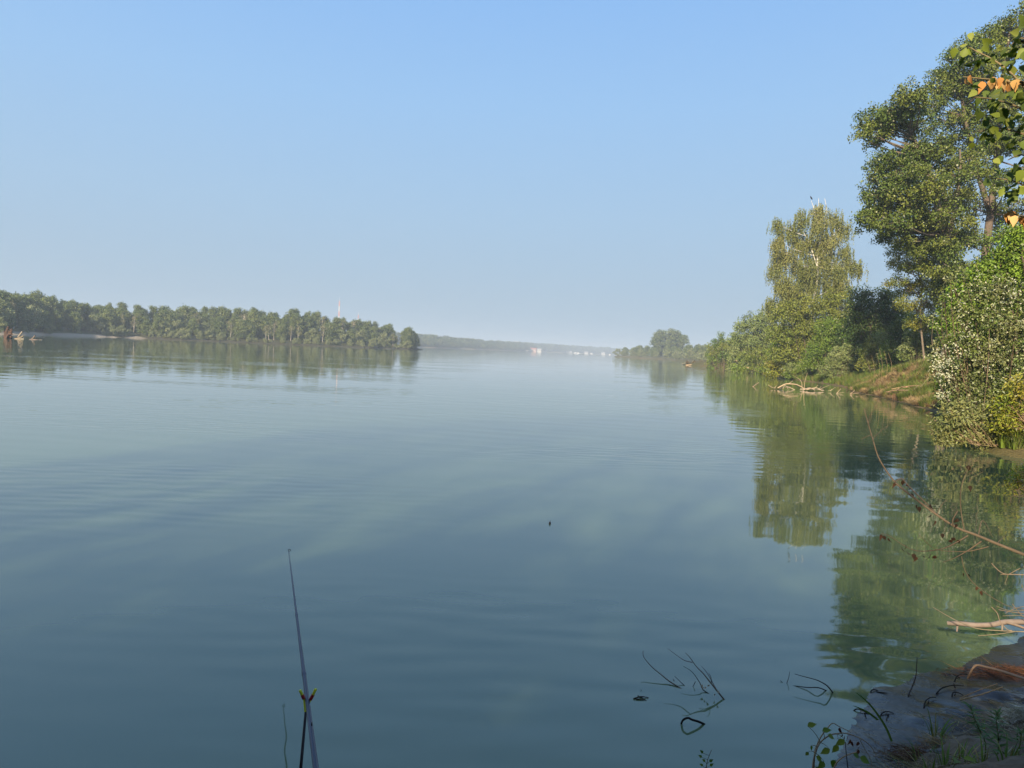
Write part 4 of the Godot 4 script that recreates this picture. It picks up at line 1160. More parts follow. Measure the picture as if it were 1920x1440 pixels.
func drift() -> void:
	var pale := Color(0.5, 0.4, 0.28)
	sticks("driftwood_pile", "long tangle of bleached driftwood branches lying in the shallows", "driftwood", [
		[[Vector3(25.212, 0.116, -70), Vector3(25.947, 0.53, -70), Vector3(26.452, 0.552, -70), Vector3(26.961, 0.524, -70), Vector3(27.428, 0.343, -70), Vector3(27.744, 0.154, -70)], 0.056, 0.037], [[Vector3(27.343, 0.085, -70), Vector3(28.351, 0.181, -70), Vector3(29.624, 0.086, -70)], 0.062, 0.037], [[Vector3(25.601, 0.031, -70.5), Vector3(26.25, 0.265, -70.5), Vector3(27.033, -0.007, -70.5)], 0.050, 0.031], [[Vector3(27.533, 0.297, -70), Vector3(27.425, 0.799, -70), Vector3(27.126, 1.115, -70), Vector3(26.762, 1.276, -70)], 0.025, 0.009],
		[[Vector3(27.741, 0.204, -70), Vector3(27.753, 0.814, -70), Vector3(27.888, 1.479, -70), Vector3(27.951, 1.684, -70)], 0.025, 0.009], [[Vector3(28.654, 0.195, -70), Vector3(29.036, 0.567, -70)], 0.025, 0.012], [[Vector3(29.214, 0.169, -70), Vector3(29.655, 0.392, -70), Vector3(30.097, 0.615, -70)], 0.025, 0.009], [[Vector3(24.284, 0.378, -70), Vector3(24.651, 0.167, -70), Vector3(25.011, 0.081, -70)], 0.025, 0.019],
		[[Vector3(26.152, 0.488, -70), Vector3(26.61, 0.864, -70)], 0.031, 0.019], [[Vector3(24.91, 0.077, -70), Vector3(25.097, 0.339, -70)], 0.031, 0.019], [[Vector3(27.793, 0.076, -69.6), Vector3(28.685, 0.318, -69.6), Vector3(29.308, 0.043, -69.6)], 0.037, 0.025], [[Vector3(27.405, 0.014, -69.5), Vector3(28.042, 0.294, -69.5), Vector3(28.56, 0.066, -69.5)], 0.037, 0.025], [[Vector3(25.649, 0.07, -69.8), Vector3(25.829, 0.432, -69.8), Vector3(26.156, 0.042, -69.8)], 0.031, 0.019], [[Vector3(29.065, 0.112, -70), Vector3(29.346, 0.48, -70)], 0.025, 0.012]], "dead_wood", pale, ["log", "branch"])
	sticks("stick", "forked stick in the water just off the driftwood tangle", "stick", [[[Vector3(29.603, 0.09, -69), Vector3(29.896, 0.203, -69), Vector3(30.228, 0.469, -69)], 0.025, 0.012], [[Vector3(29.804, 0.074, -69), Vector3(29.939, 0.305, -69)], 0.019, 0.012]], "dead_wood", pale)
	sticks("stick", "short pale stick slanting from the water before the mound", "stick", [[[Vector3(29.091, 0.043, -66), Vector3(29.446, 0.466, -66)], 0.028, 0.019], [[Vector3(29.045, 0.017, -66), Vector3(29.755, 0.121, -66)], 0.025, 0.012]], "dead_wood", pale)
	sticks("stick", "thin stick at the waterline beside the straw mound", "stick", [[[Vector3(29.83, 0.04, -65), Vector3(30.229, 0.412, -65)], 0.025, 0.012], [[Vector3(29.83, 0.04, -65), Vector3(30.575, 0.168, -65)], 0.019, 0.012]], "dead_wood", pale)
	sticks("stick", "lone stick poking out of the rippled current off the bank", "stick", [[[Vector3(24.188, -0.03, -74), Vector3(24.44, 0.223, -74), Vector3(24.748, 0.451, -74)], 0.031, 0.019], [[Vector3(24.129, 0.048, -74), Vector3(24.296, -0.052, -74)], 0.031, 0.025]], "dead_wood", pale)
	sticks("fallen_log", "pale log lying along the low spit", "log", [[[Vector3(59.015, 0.075, -252), Vector3(63.368, 0.453, -252), Vector3(67.015, 0.435, -252), Vector3(71.934, 0.474, -252)], 0.186, 0.112], [[Vector3(57.545, 0.282, -252), Vector3(58.959, 1.075, -252)], 0.074, 0.037], [[Vector3(65.191, 0.444, -252), Vector3(66.609, 1.146, -252)], 0.062, 0.037]], "dead_wood", pale, ["log", "branch"])
	sticks("fallen_log", "slanting dead trunk sliding into the water past the spit", "log", [[[Vector3(49.644, 2.575, -165), Vector3(50.513, 2.018, -165), Vector3(51.514, 1.228, -165)], 0.136, 0.099]], "dead_wood", Color(0.42, 0.33, 0.23), ["log"])
	sticks("fallen_log", "long fallen trunk along the waterline below the loose shrub", "log", [[[Vector3(47.487, 1.273, -150), Vector3(49.041, 0.692, -150), Vector3(50.802, 0.283, -150), Vector3(52.557, -0.018, -150)], 0.155, 0.099], [[Vector3(47.932, 1.076, -150), Vector3(48.844, 0.358, -150)], 0.074, 0.050]], "dead_wood", pale, ["log", "branch"])
	sticks("fallen_log", "short bleached trunk washed up under the dark brushy shrub", "log", [[[Vector3(44.437, 0.391, -124), Vector3(45.261, 0.113, -124), Vector3(45.988, -0.033, -124)], 0.062, 0.043], [[Vector3(44.738, -0.135, -124), Vector3(46.357, -0.196, -124)], 0.056, 0.043]], "dead_wood", Color(0.52, 0.42, 0.32), ["log", "branch"])
	shrub("spit_scrub", "low dry reddish scrub growing on the spit", "", Vector3(66, 0.4, -255), [Vector4(60.039, 0.889, -255, 0.922), Vector4(62.246, 0.989, -255, 1.014), Vector4(64.822, 1.104, -255, 0.922), Vector4(67.402, 1.128, -255, 0.922), Vector4(69.962, 1.52, -255, 1.291)], {"cols": [Color(0.16, 0.11, 0.05), Color(0.12, 0.12, 0.045), Color(0.2, 0.15, 0.07)], "size": 0.3, "clump": 0.4, "per": 18, "fill": 1.2, "narrow": 0.4, "twig": 0.02})

# ---------------------------------------------------------------- rod, rest and float
func fishing() -> void:
	var a := Vector3(-0.746, 0.821, -3)
	var tip := Vector3(-1.948, 0.697, -6.58)
	var dir := (tip - a).normalized()
	var butt := a - dir * 1.75
	var span_m := butt.distance_to(tip)
	var rod := thing("fishing_rod", butt, "long dark blue telescopic fishing rod pointing out over the water", "fishing rod")
	var ends := [0.0, 0.3, 0.5, 0.68, 0.84, 1.0]
	var rad := [0.0165, 0.0125, 0.0098, 0.0072, 0.0048, 0.002]
	for k in 5:
		var g := Geo.new()
		var p = butt + dir * span_m * ends[k]
		var q = butt + dir * span_m * ends[k + 1]
		g.tube([p, p.lerp(q, 0.01), p.lerp(q, 0.5), p.lerp(q, 0.96), p.lerp(q, 0.962), q], 0, 0, 14, Color(0.018, 0.028, 0.07), [rad[k], rad[k], lerpf(rad[k], rad[k + 1], 0.5), rad[k + 1] * 1.08, rad[k + 1] * 1.25, rad[k + 1] * 1.25])
		part("section", g, M.rod_blank, rod)
	var r := Geo.new()
	var ring := []
	var rc := tip + dir * 0.012 + Vector3(0.008, 0.004, 0)
	for k in 13:
		ring.append(rc + (Vector3(1, 0.1, 0) * cos(TAU * k / 12.0) + Vector3(0, 0.9, 0.3) * sin(TAU * k / 12.0)) * 0.011)
	r.tube(ring, 0.0025, 0.0025, 5, Color(0.02, 0.02, 0.025))
	part("tip_ring", r, M.rod_blank, rod)
	var ln := Geo.new()
	var hi := Vector3(0, 1, 0)
	ln.tube([butt + dir * 0.9 + hi * 0.02, butt + dir * span_m * 0.6 + hi * 0.008 + Vector3(0.004, 0, 0), rc], 0.0006, 0.0006, 4, Color(0.03, 0.04, 0.05))
	part("line", ln, M.rod_blank, rod)
	for k in 2:
		var e := Geo.new()
		var p := Vector3(-0.851, 0.822, -3.32) + dir * 0.012 * k
		e.tube([p + hi * 0.008, p + hi * 0.019], 0.003, 0.002, 6, Color(0.01, 0.01, 0.012))
		part("line_guide", e, M.rod_blank, rod)

	var foot := Vector3(-0.93, 0.1, -3.36)
	var rest := thing("rod_rest", foot, "black rod rest with yellow and red forked head holding the rod", "rod rest")
	var neck := Vector3(-0.96, 0.742, -3.62)
	var pole := Geo.new()
	pole.tube([foot, Vector3(-0.922, 0.569, -3.42), neck], 0.0085, 0.0065, 10, Color(0.006, 0.006, 0.008))
	part("pole", pole, M.rod_blank, rest)
	var yellow := Color(0.55, 0.62, 0.04)
	var red := Color(0.28, 0.012, 0.015)
	var sk := Geo.new()
	sk.tube([neck, Vector3(-0.971, 0.794, -3.63)], 0.008, 0.0065, 9, yellow)
	part("socket", sk, M.paint, rest)
	for row in [[Vector3(-0.971, 0.794, -3.63), Vector3(-0.979, 0.812, -3.63), Vector3(-0.992, 0.849, -3.62)], [Vector3(-0.946, 0.787, -3.63), Vector3(-0.935, 0.812, -3.63), Vector3(-0.914, 0.859, -3.62)]]:
		var arm := Geo.new()
		arm.tube([row[0], row[1], row[2]], 0.0055, 0.0075, 9, yellow)
		var am := part("fork_arm", arm, M.paint, rest)
		var band := Geo.new()
		var m0: Vector3 = row[1]
		band.tube([m0.lerp(row[0], 0.5), m0.lerp(row[2], 0.35)], 0.0085, 0.0085, 9, red)
		part("red_band", band, M.paint, am)
	var yoke := Geo.new()
	yoke.tube([Vector3(-0.971, 0.794, -3.63), Vector3(-0.958, 0.776, -3.63), Vector3(-0.946, 0.787, -3.63)], 0.005, 0.005, 8, Color(0.01, 0.01, 0.01))
	part("yoke", yoke, M.paint, rest)

	var fp := Vector3(0.667, 0, -11.052)
	var fl := thing("fishing_float", fp, "tiny dark fishing float alone on the open water", "float")
	var body := Geo.new()
	body.tube([fp + Vector3(0, -0.05, 0), fp + Vector3(0, -0.02, 0), fp + Vector3(0, 0.005, 0), fp + Vector3(0, 0.025, 0), fp + Vector3(0, 0.032, 0)], 0, 0, 10, Color(0.03, 0.012, 0.012), [0.004, 0.012, 0.017, 0.012, 0.005])
	part("body", body, M.paint, fl)
	var an := Geo.new()
	an.tube([fp + Vector3(0, 0.03, 0), fp + Vector3(0.004, 0.055, 0)], 0.003, 0.002, 6, Color(0.05, 0.012, 0.012))
	part("antenna", an, M.paint, fl)

# ---------------------------------------------------------------- dead branches in the near water
func snags() -> void:
	rng.seed = 71
	var wet := Color(0.035, 0.03, 0.026)
	var grey := Color(0.2, 0.18, 0.15)
	# the twig spray standing in the water; its two main stems meet below the surface
	sticks("drowned_branch", "spray of thin bare twigs slanting up out of the near water", "branch", [
		[[Vector3(1.748, 0, -5.366) + Vector3(0.02, -0.06, 0.02), Vector3(1.746, -0.018, -5.52), Vector3(1.684, 0.051, -5.56), Vector3(1.617, 0.122, -5.62), Vector3(1.593, 0.145, -5.66), Vector3(1.551, 0.176, -5.7), Vector3(1.508, 0.226, -5.76), Vector3(1.482, 0.243, -5.8)], 0.008, 0.002, grey],
		[[Vector3(1.524, 0.197, -5.73), Vector3(1.472, 0.19, -5.78), Vector3(1.421, 0.206, -5.84), Vector3(1.363, 0.231, -5.9)], 0.0035, 0.0015, grey],
		[[Vector3(1.687, 0, -5.46) + Vector3(0.02, -0.05, 0.02), Vector3(1.657, -0.011, -5.6), Vector3(1.601, 0.013, -5.66), Vector3(1.584, 0.049, -5.7), Vector3(1.541, 0.098, -5.78), Vector3(1.482, 0.116, -5.84)], 0.006, 0.0015, wet],
		[[Vector3(1.553, 0, -5.456) + Vector3(0.03, -0.04, 0.02), Vector3(1.518, -0.035, -5.62), Vector3(1.431, -0.001, -5.7), Vector3(1.362, 0.015, -5.78), Vector3(1.309, 0.038, -5.84), Vector3(1.245, 0.066, -5.92), Vector3(1.196, 0.102, -6.02), Vector3(1.196, 0.139, -6.06)], 0.008, 0.002, grey],
		[[Vector3(1.572, 0, -5.483) + Vector3(0.02, -0.04, 0.02), Vector3(1.536, -0.028, -5.66), Vector3(1.482, -0.004, -5.74), Vector3(1.413, 0.039, -5.82)], 0.005, 0.002, wet],
		[[Vector3(1.535, 0, -5.496) + Vector3(0.02, -0.04, 0), Vector3(1.492, -0.033, -5.72), Vector3(1.424, -0.008, -5.8), Vector3(1.406, 0.008, -5.84)], 0.005, 0.002, wet],
		[[Vector3(1.381, -0.014, -5.66), Vector3(1.364, -0.004, -5.72), Vector3(1.35, 0.003, -5.74)], 0.003, 0.0015, wet],
		[[Vector3(1.684, 0.051, -5.56), Vector3(1.632, 0.138, -5.68), Vector3(1.6, 0.166, -5.74)], 0.004, 0.0015, grey],
		[[Vector3(1.647, 0.086, -5.6), Vector3(1.64, 0.14, -5.6), Vector3(1.627, 0.164, -5.62)], 0.003, 0.0015, wet],
		[[Vector3(1.56, 0.039, -5.74), Vector3(1.545, 0.003, -5.74), Vector3(1.524, -0.006, -5.72)], 0.003, 0.0015, wet],
		[[Vector3(1.679, 0, -5.519) + Vector3(0.02, -0.03, 0), Vector3(1.645, -0.028, -5.6), Vector3(1.621, -0.042, -5.6)], 0.004, 0.002, wet]], "dead_wood", wet)
	var t := get_node("drowned_branch") as Node3D
	var pale := Geo.new()
	for p in [Vector3(1.588, 0.057, -5.62), Vector3(1.607, 0.063, -5.6), Vector3(1.654, 0.039, -5.54), Vector3(1.689, 0.065, -5.54), Vector3(1.584, 0.064, -5.64), Vector3(1.631, 0.081, -5.6)]:
		pale.broad(p, Vector3(rnd(-0.5, 0.5), -0.6, rnd(-0.3, 0.5)).normalized(), Vector3(rnd(-0.4, 0.4), 0.5, 0.8).normalized(), 0.022, 0.016, Color(0.42, 0.4, 0.32))
	part("withered_leaves", pale, M.dry_leaf, t, "pale withered leaves caught on the twigs")
	sticks("drowned_branch", "thin arched twigs meeting in a point at the waterline", "branch", [
		[[Vector3(2.662, 0, -5.764) + Vector3(0.01, -0.02, 0), Vector3(2.583, 0.075, -5.68), Vector3(2.548, 0.089, -5.72), Vector3(2.51, 0.095, -5.75), Vector3(2.432, 0.095, -5.8), Vector3(2.383, 0.094, -5.84)], 0.006, 0.002],
		[[Vector3(2.648, 0, -5.79) + Vector3(0, -0.02, 0), Vector3(2.539, 0.034, -5.74), Vector3(2.472, 0.014, -5.78), Vector3(2.402, 0.003, -5.82), Vector3(2.328, -0.008, -5.86), Vector3(2.294, 0.008, -5.9)], 0.005, 0.002],
		[[Vector3(2.328, -0.012, -5.86), Vector3(2.361, 0.037, -5.9), Vector3(2.375, 0.078, -5.92)], 0.003, 0.0015],
		[[Vector3(2.228, 0, -5.571) + Vector3(0, -0.01, 0), Vector3(2.308, -0.033, -5.78), Vector3(2.328, -0.012, -5.86)], 0.004, 0.002]], "dead_wood", wet)
	sticks("drowned_branch", "dark bent root loop rising from the near water", "root", [
		[[Vector3(1.471, 0, -5.05) + Vector3(0, -0.03, 0), Vector3(1.487, -0.012, -5.14), Vector3(1.439, 0.024, -5.12), Vector3(1.375, 0.05, -5.1), Vector3(1.348, 0.061, -5.1), Vector3(1.318, 0.039, -5.11), Vector3(1.31, -0.011, -5.13), Vector3(1.286, 0, -5.027) + Vector3(0, -0.03, 0)], 0.009, 0.007]], "dead_wood", Color(0.02, 0.018, 0.016), ["root"])
	sticks("floating_twig", "small twig and leaf scum floating apart from the drowned branches", "twig", [
		[[Vector3(1.028, 0, -5.474) + Vector3(0, 0.004, 0), Vector3(1.09, 0, -5.506) + Vector3(0, 0.008, 0), Vector3(1.146, 0, -5.502) + Vector3(0, 0.004, 0)], 0.006, 0.003], [[Vector3(1.098, 0, -5.506), Vector3(1.115, -0.028, -5.62), Vector3(1.109, 0.009, -5.62)], 0.004, 0.002], [[Vector3(1.043, 0, -5.467) + Vector3(0, 0.004, 0), Vector3(1.107, 0, -5.464) + Vector3(0, 0.004, 0)], 0.005, 0.003], [[Vector3(1.069, 0, -5.53) + Vector3(0, 0.003, 0), Vector3(1.122, 0, -5.457) + Vector3(0, 0.003, 0)], 0.004, 0.002]], "dead_wood", Color(0.06, 0.05, 0.035))
	# leaning dead sapling with brown leaves
	var warm := Color(0.15, 0.112, 0.08)
	sticks("leaning_sapling", "dead leaning sapling with curled brown leaves reaching over the water", "sapling", [
		[[Vector3(3.994, 1.184, -4.8), Vector3(4.277, 1.106, -5.6), Vector3(4.267, 1.109, -6), Vector3(4.143, 1.152, -6.15), Vector3(4.054, 1.187, -6.3), Vector3(3.951, 1.219, -6.4), Vector3(3.84, 1.295, -6.5), Vector3(3.722, 1.393, -6.6), Vector3(3.599, 1.499, -6.7), Vector3(3.553, 1.552, -6.75), Vector3(3.518, 1.643, -6.85), Vector3(3.465, 1.759, -6.9), Vector3(3.459, 1.897, -7), Vector3(3.452, 2.04, -7.1), Vector3(3.449, 2.182, -7.2)], 0.016, 0.0036],
		[[Vector3(3.536, 1.555, -6.7), Vector3(3.593, 1.587, -6.7), Vector3(3.634, 1.55, -6.7), Vector3(3.708, 1.48, -6.7), Vector3(3.827, 1.377, -6.7), Vector3(3.958, 1.254, -6.7)], 0.004, 0.006],
		[[Vector3(4.013, 1.203, -6.4), Vector3(3.974, 1.361, -6.4), Vector3(3.957, 1.525, -6.4), Vector3(3.972, 1.643, -6.4), Vector3(4.006, 1.739, -6.4), Vector3(4.012, 1.795, -6.4)], 0.006, 0.002],
		[[Vector3(3.856, 1.253, -6.3), Vector3(3.844, 1.303, -6.3), Vector3(3.871, 1.369, -6.3), Vector3(3.883, 1.388, -6.3)], 0.006, 0.003],
		[[Vector3(4.074, 1.174, -6.3), Vector3(4.085, 1.272, -6.3), Vector3(4.1, 1.315, -6.3), Vector3(4.14, 1.275, -6.3), Vector3(4.198, 1.175, -6.3)], 0.005, 0.0015],
		[[Vector3(3.986, 1.179, -6.3), Vector3(3.898, 1.12, -6.3), Vector3(3.788, 1.059, -6.3), Vector3(3.651, 1.029, -6.3), Vector3(3.536, 1.029, -6.3), Vector3(3.418, 1.079, -6.3), Vector3(3.321, 1.14, -6.3), Vector3(3.237, 1.164, -6.3)], 0.006, 0.002],
		[[Vector3(4.168, 1.09, -6.3), Vector3(4.019, 1.046, -6.3), Vector3(3.881, 1.035, -6.3), Vector3(3.719, 1.046, -6.3), Vector3(3.623, 1.112, -6.3), Vector3(3.563, 1.17, -6.3)], 0.004, 0.0015],
		[[Vector3(4.104, 1.134, -6.3), Vector3(3.996, 1.05, -6.3), Vector3(3.885, 0.979, -6.3), Vector3(3.787, 0.937, -6.3)], 0.006, 0.002],
		[[Vector3(4.243, 1.126, -6.3), Vector3(4.269, 1.155, -6.3), Vector3(4.312, 1.194, -6.3)], 0.004, 0.0015],
		[[Vector3(3.944, 0.996, -6.3), Vector3(3.964, 0.917, -6.3), Vector3(3.996, 0.849, -6.3), Vector3(4.048, 0.781, -6.3), Vector3(4.16, 0.693, -6.3), Vector3(4.281, 0.623, -6.3), Vector3(4.4, 0.572, -6.3), Vector3(4.564, 0.547, -6.3)], 0.004, 0.003],
		[[Vector3(3.884, 1.274, -6.6), Vector3(3.903, 1.352, -6.6), Vector3(3.955, 1.428, -6.6)], 0.004, 0.0015],
		[[Vector3(3.409, 1.923, -6.9), Vector3(3.493, 2.012, -6.9), Vector3(3.57, 2.061, -6.9)], 0.003, 0.001], [[Vector3(3.392, 1.957, -6.9), Vector3(3.333, 1.929, -6.9), Vector3(3.295, 1.907, -6.9)], 0.003, 0.001], [[Vector3(3.403, 2.048, -7), Vector3(3.418, 2.135, -7), Vector3(3.487, 2.245, -7)], 0.003, 0.001]], "dead_wood", warm, ["stem", "twig"])
	var sap := get_node("leaning_sapling") as Node3D
	var brown := curled()
	for p in [Vector3(3.603, 1.573, -6.7), Vector3(3.645, 1.536, -6.7), Vector3(3.677, 1.503, -6.7), Vector3(3.69, 1.454, -6.7), Vector3(3.563, 1.538, -6.75), Vector3(3.699, 1.372, -6.6), Vector3(3.73, 1.354, -6.6), Vector3(3.814, 1.387, -6.6), Vector3(3.801, 1.301, -6.55), Vector3(3.809, 1.255, -6.5), Vector3(3.873, 1.156, -6.3), Vector3(3.897, 1.138, -6.3), Vector3(3.846, 1.136, -6.3), Vector3(3.769, 1.188, -6.3), Vector3(3.237, 1.155, -6.3), Vector3(3.261, 1.147, -6.3), Vector3(3.304, 1.125, -6.3), Vector3(3.424, 1.052, -6.3), Vector3(3.455, 1.072, -6.3), Vector3(3.468, 1.021, -6.3), Vector3(3.534, 1.001, -6.3), Vector3(3.559, 0.974, -6.3), Vector3(3.608, 0.995, -6.3), Vector3(3.671, 1.007, -6.3), Vector3(3.723, 0.991, -6.3), Vector3(4.04, 1.599, -6.4), Vector3(4.008, 1.776, -6.4), Vector3(3.978, 0.848, -6.3), Vector3(4.015, 0.845, -6.3), Vector3(4.102, 0.737, -6.3), Vector3(4.137, 0.701, -6.3), Vector3(3.878, 1.277, -6.3), Vector3(3.888, 1.324, -6.3)]:
		leaf_at(sap, brown[rng.randi() % 2], p, Vector3(rnd(-0.5, 0.5), -1, rnd(-0.5, 0.5)), dirn() + Vector3(-0.3, 0.2, 0.6), rnd(0.038, 0.058), "withered_leaf")
	# more dead wood by the mud
	sticks("dead_log", "smooth bleached log stretched over the water by the mud", "log", [
		[[Vector3(4.108, 0.265, -6.7), Vector3(4.194, 0.285, -6.65), Vector3(4.309, 0.295, -6.6), Vector3(4.419, 0.323, -6.55), Vector3(4.503, 0.37, -6.5), Vector3(4.598, 0.412, -6.4), Vector3(4.771, 0.495, -6.2)], 0.021, 0.026], [[Vector3(4.498, 0.37, -6.5), Vector3(4.529, 0.38, -6.4), Vector3(4.554, 0.382, -6.3), Vector3(4.573, 0.369, -6.1)], 0.014, 0.01],
		[[Vector3(4.14, 0.277, -6.6), Vector3(4.139, 0.228, -6.6)], 0.01, 0.007], [[Vector3(4.476, 0.35, -6.5), Vector3(4.48, 0.292, -6.5)], 0.01, 0.008]], "dead_wood", Color(0.3, 0.25, 0.2), ["log", "branch", "stub"])
	sticks("dead_twig", "long thin twig crossing under the bleached log", "twig", [[[Vector3(3.97, 0.406, -6.7), Vector3(4.049, 0.369, -6.5), Vector3(4.115, 0.371, -6.3), Vector3(4.233, 0.396, -6.2), Vector3(4.415, 0.395, -6.2), Vector3(4.643, 0.397, -6.2)], 0.004, 0.005], [[Vector3(4.007, 0.379, -6.1), Vector3(4.167, 0.4, -6.1), Vector3(4.321, 0.43, -6.1)], 0.003, 0.004], [[Vector3(4.167, 0.597, -6.2), Vector3(4.221, 0.544, -6.2), Vector3(4.249, 0.476, -6.2), Vector3(4.314, 0.409, -6.2), Vector3(4.355, 0.402, -6.2)], 0.003, 0.004]], "dead_wood", Color(0.27, 0.22, 0.16))
	sticks("dead_twig", "bare forked twig reaching in above the bleached log", "twig", [[[Vector3(4.206, 0.947, -6.3), Vector3(4.261, 0.894, -6.3), Vector3(4.323, 0.859, -6.3), Vector3(4.402, 0.858, -6.3), Vector3(4.54, 0.86, -6.3)], 0.004, 0.005], [[Vector3(4.369, 0.861, -6.3), Vector3(4.435, 0.902, -6.3), Vector3(4.511, 0.942, -6.3)], 0.003, 0.003], [[Vector3(4.291, 0.853, -6.3), Vector3(4.337, 0.855, -6.3)], 0.003, 0.003], [[Vector3(4.356, 0.851, -6.3), Vector3(4.335, 0.771, -6.3)], 0.002, 0.001]], "dead_wood", Color(0.27, 0.21, 0.14))
	sticks("dead_twig", "dense bundle of thin twigs at the edge over the mud", "twig", [[[Vector3(4.296, 0.544, -6.3), Vector3(4.427, 0.527, -6.3), Vector3(4.59, 0.515, -6.3)], 0.004, 0.004], [[Vector3(4.359, 0.514, -6.3), Vector3(4.447, 0.565, -6.3), Vector3(4.561, 0.589, -6.3)], 0.003, 0.003], [[Vector3(4.412, 0.601, -6.3), Vector3(4.483, 0.52, -6.3), Vector3(4.571, 0.453, -6.3)], 0.003, 0.003], [[Vector3(4.275, 0.576, -6.3), Vector3(4.38, 0.543, -6.3), Vector3(4.541, 0.546, -6.3)], 0.003, 0.003], [[Vector3(4.478, 0.773, -6.3), Vector3(4.532, 0.663, -6.3), Vector3(4.561, 0.594, -6.3)], 0.003, 0.003], [[Vector3(4.337, 0.49, -6.3), Vector3(4.475, 0.501, -6.3), Vector3(4.592, 0.487, -6.3)], 0.003, 0.003]], "dead_wood", Color(0.22, 0.18, 0.13))
	sticks("dead_twig", "upright stem stuck in the wet mud", "twig", [[[Vector3(3.22, 0.03, -5.682), Vector3(3.312, 0.048, -5.8), Vector3(3.359, 0.119, -5.84), Vector3(3.382, 0.226, -5.88), Vector3(3.395, 0.253, -5.9)], 0.006, 0.002, Color(0.05, 0.04, 0.035)], [[Vector3(3.343, 0.079, -5.83), Vector3(3.353, 0.053, -5.83)], 0.004, 0.002, Color(0.05, 0.04, 0.035)]], "dead_wood", Color(0.05, 0.04, 0.035))
	for k in 7:
		var a: Vector3 = [Vector3(3.468, 0.045, -5.729), Vector3(3.731, 0.06, -5.93), Vector3(3.213, 0.045, -5.452), Vector3(3.543, 0.06, -5.65), Vector3(2.956, 0.004, -5.747), Vector3(2.824, 0.015, -5.331), Vector3(2.68, 0.004, -5.444)][k]
		var b: Vector3 = [Vector3(3.758, 0.06, -5.846), Vector3(3.925, 0.07, -6.047), Vector3(3.413, 0.05, -5.641), Vector3(3.648, 0.06, -5.678), Vector3(3.048, 0.01, -5.78), Vector3(2.953, 0.03, -5.385), Vector3(2.775, 0.01, -5.376)][k]
		var label: String = ["dark curved root lying across the mud", "dark root near the top edge of the mud", "thin crooked root in the middle of the mud", "short root beside the grass tuft on mud", "short dark twig at the mud's waterline", "dark branched debris on the lower mud", "clump of twig debris at the mud's outer corner"][k]
		var g := [[[a - Vector3(0, 0.01, 0), a.lerp(b, 0.3) + Vector3(0, 0.006, -0.03), a.lerp(b, 0.7) + Vector3(0, 0.004, -0.03), b - Vector3(0, 0.006, 0)], 0.006, 0.003]]
		for q in 1:
			var m := a.lerp(b, rnd(0.2, 0.8))
			g.append([[m, m + Vector3(rnd(-0.05, 0.07), rnd(0.0, 0.03), rnd(-0.05, 0.05))], 0.006, 0.003])
		sticks("mud_root", label, "root", g, "dead_wood", Color(0.022, 0.019, 0.017), ["root"], "roots and debris on the mud")

func unit_leaf(col: Color, w: float, curl: float, m: String) -> ArrayMesh:
	var g := Geo.new()
	g.broad(Vector3.ZERO, Vector3.UP, Vector3.BACK, 1.0, w, col, curl)
	return g.mesh(M[m])

func curled() -> Array:
	return [unit_leaf(Color(0.035, 0.02, 0.014), 0.75, 0.6, "dry_leaf"), unit_leaf(Color(0.055, 0.028, 0.018), 0.6, 0.9, "dry_leaf")]

func leaf_at(parent: Node3D, mesh: Mesh, p: Vector3, d: Vector3, nr: Vector3, size: float, called := "leaf") -> void:
	var o := MeshInstance3D.new()
	o.name = called
	o.mesh = mesh
	parent.add_child(o, true)
	var y := d.normalized()
	var x := y.cross(nr).normalized()
	var z := x.cross(y).normalized()
	o.transform = Transform3D(Basis(x, y, z) * size, p - (parent.position if parent.get_parent() == self else Vector3.ZERO))

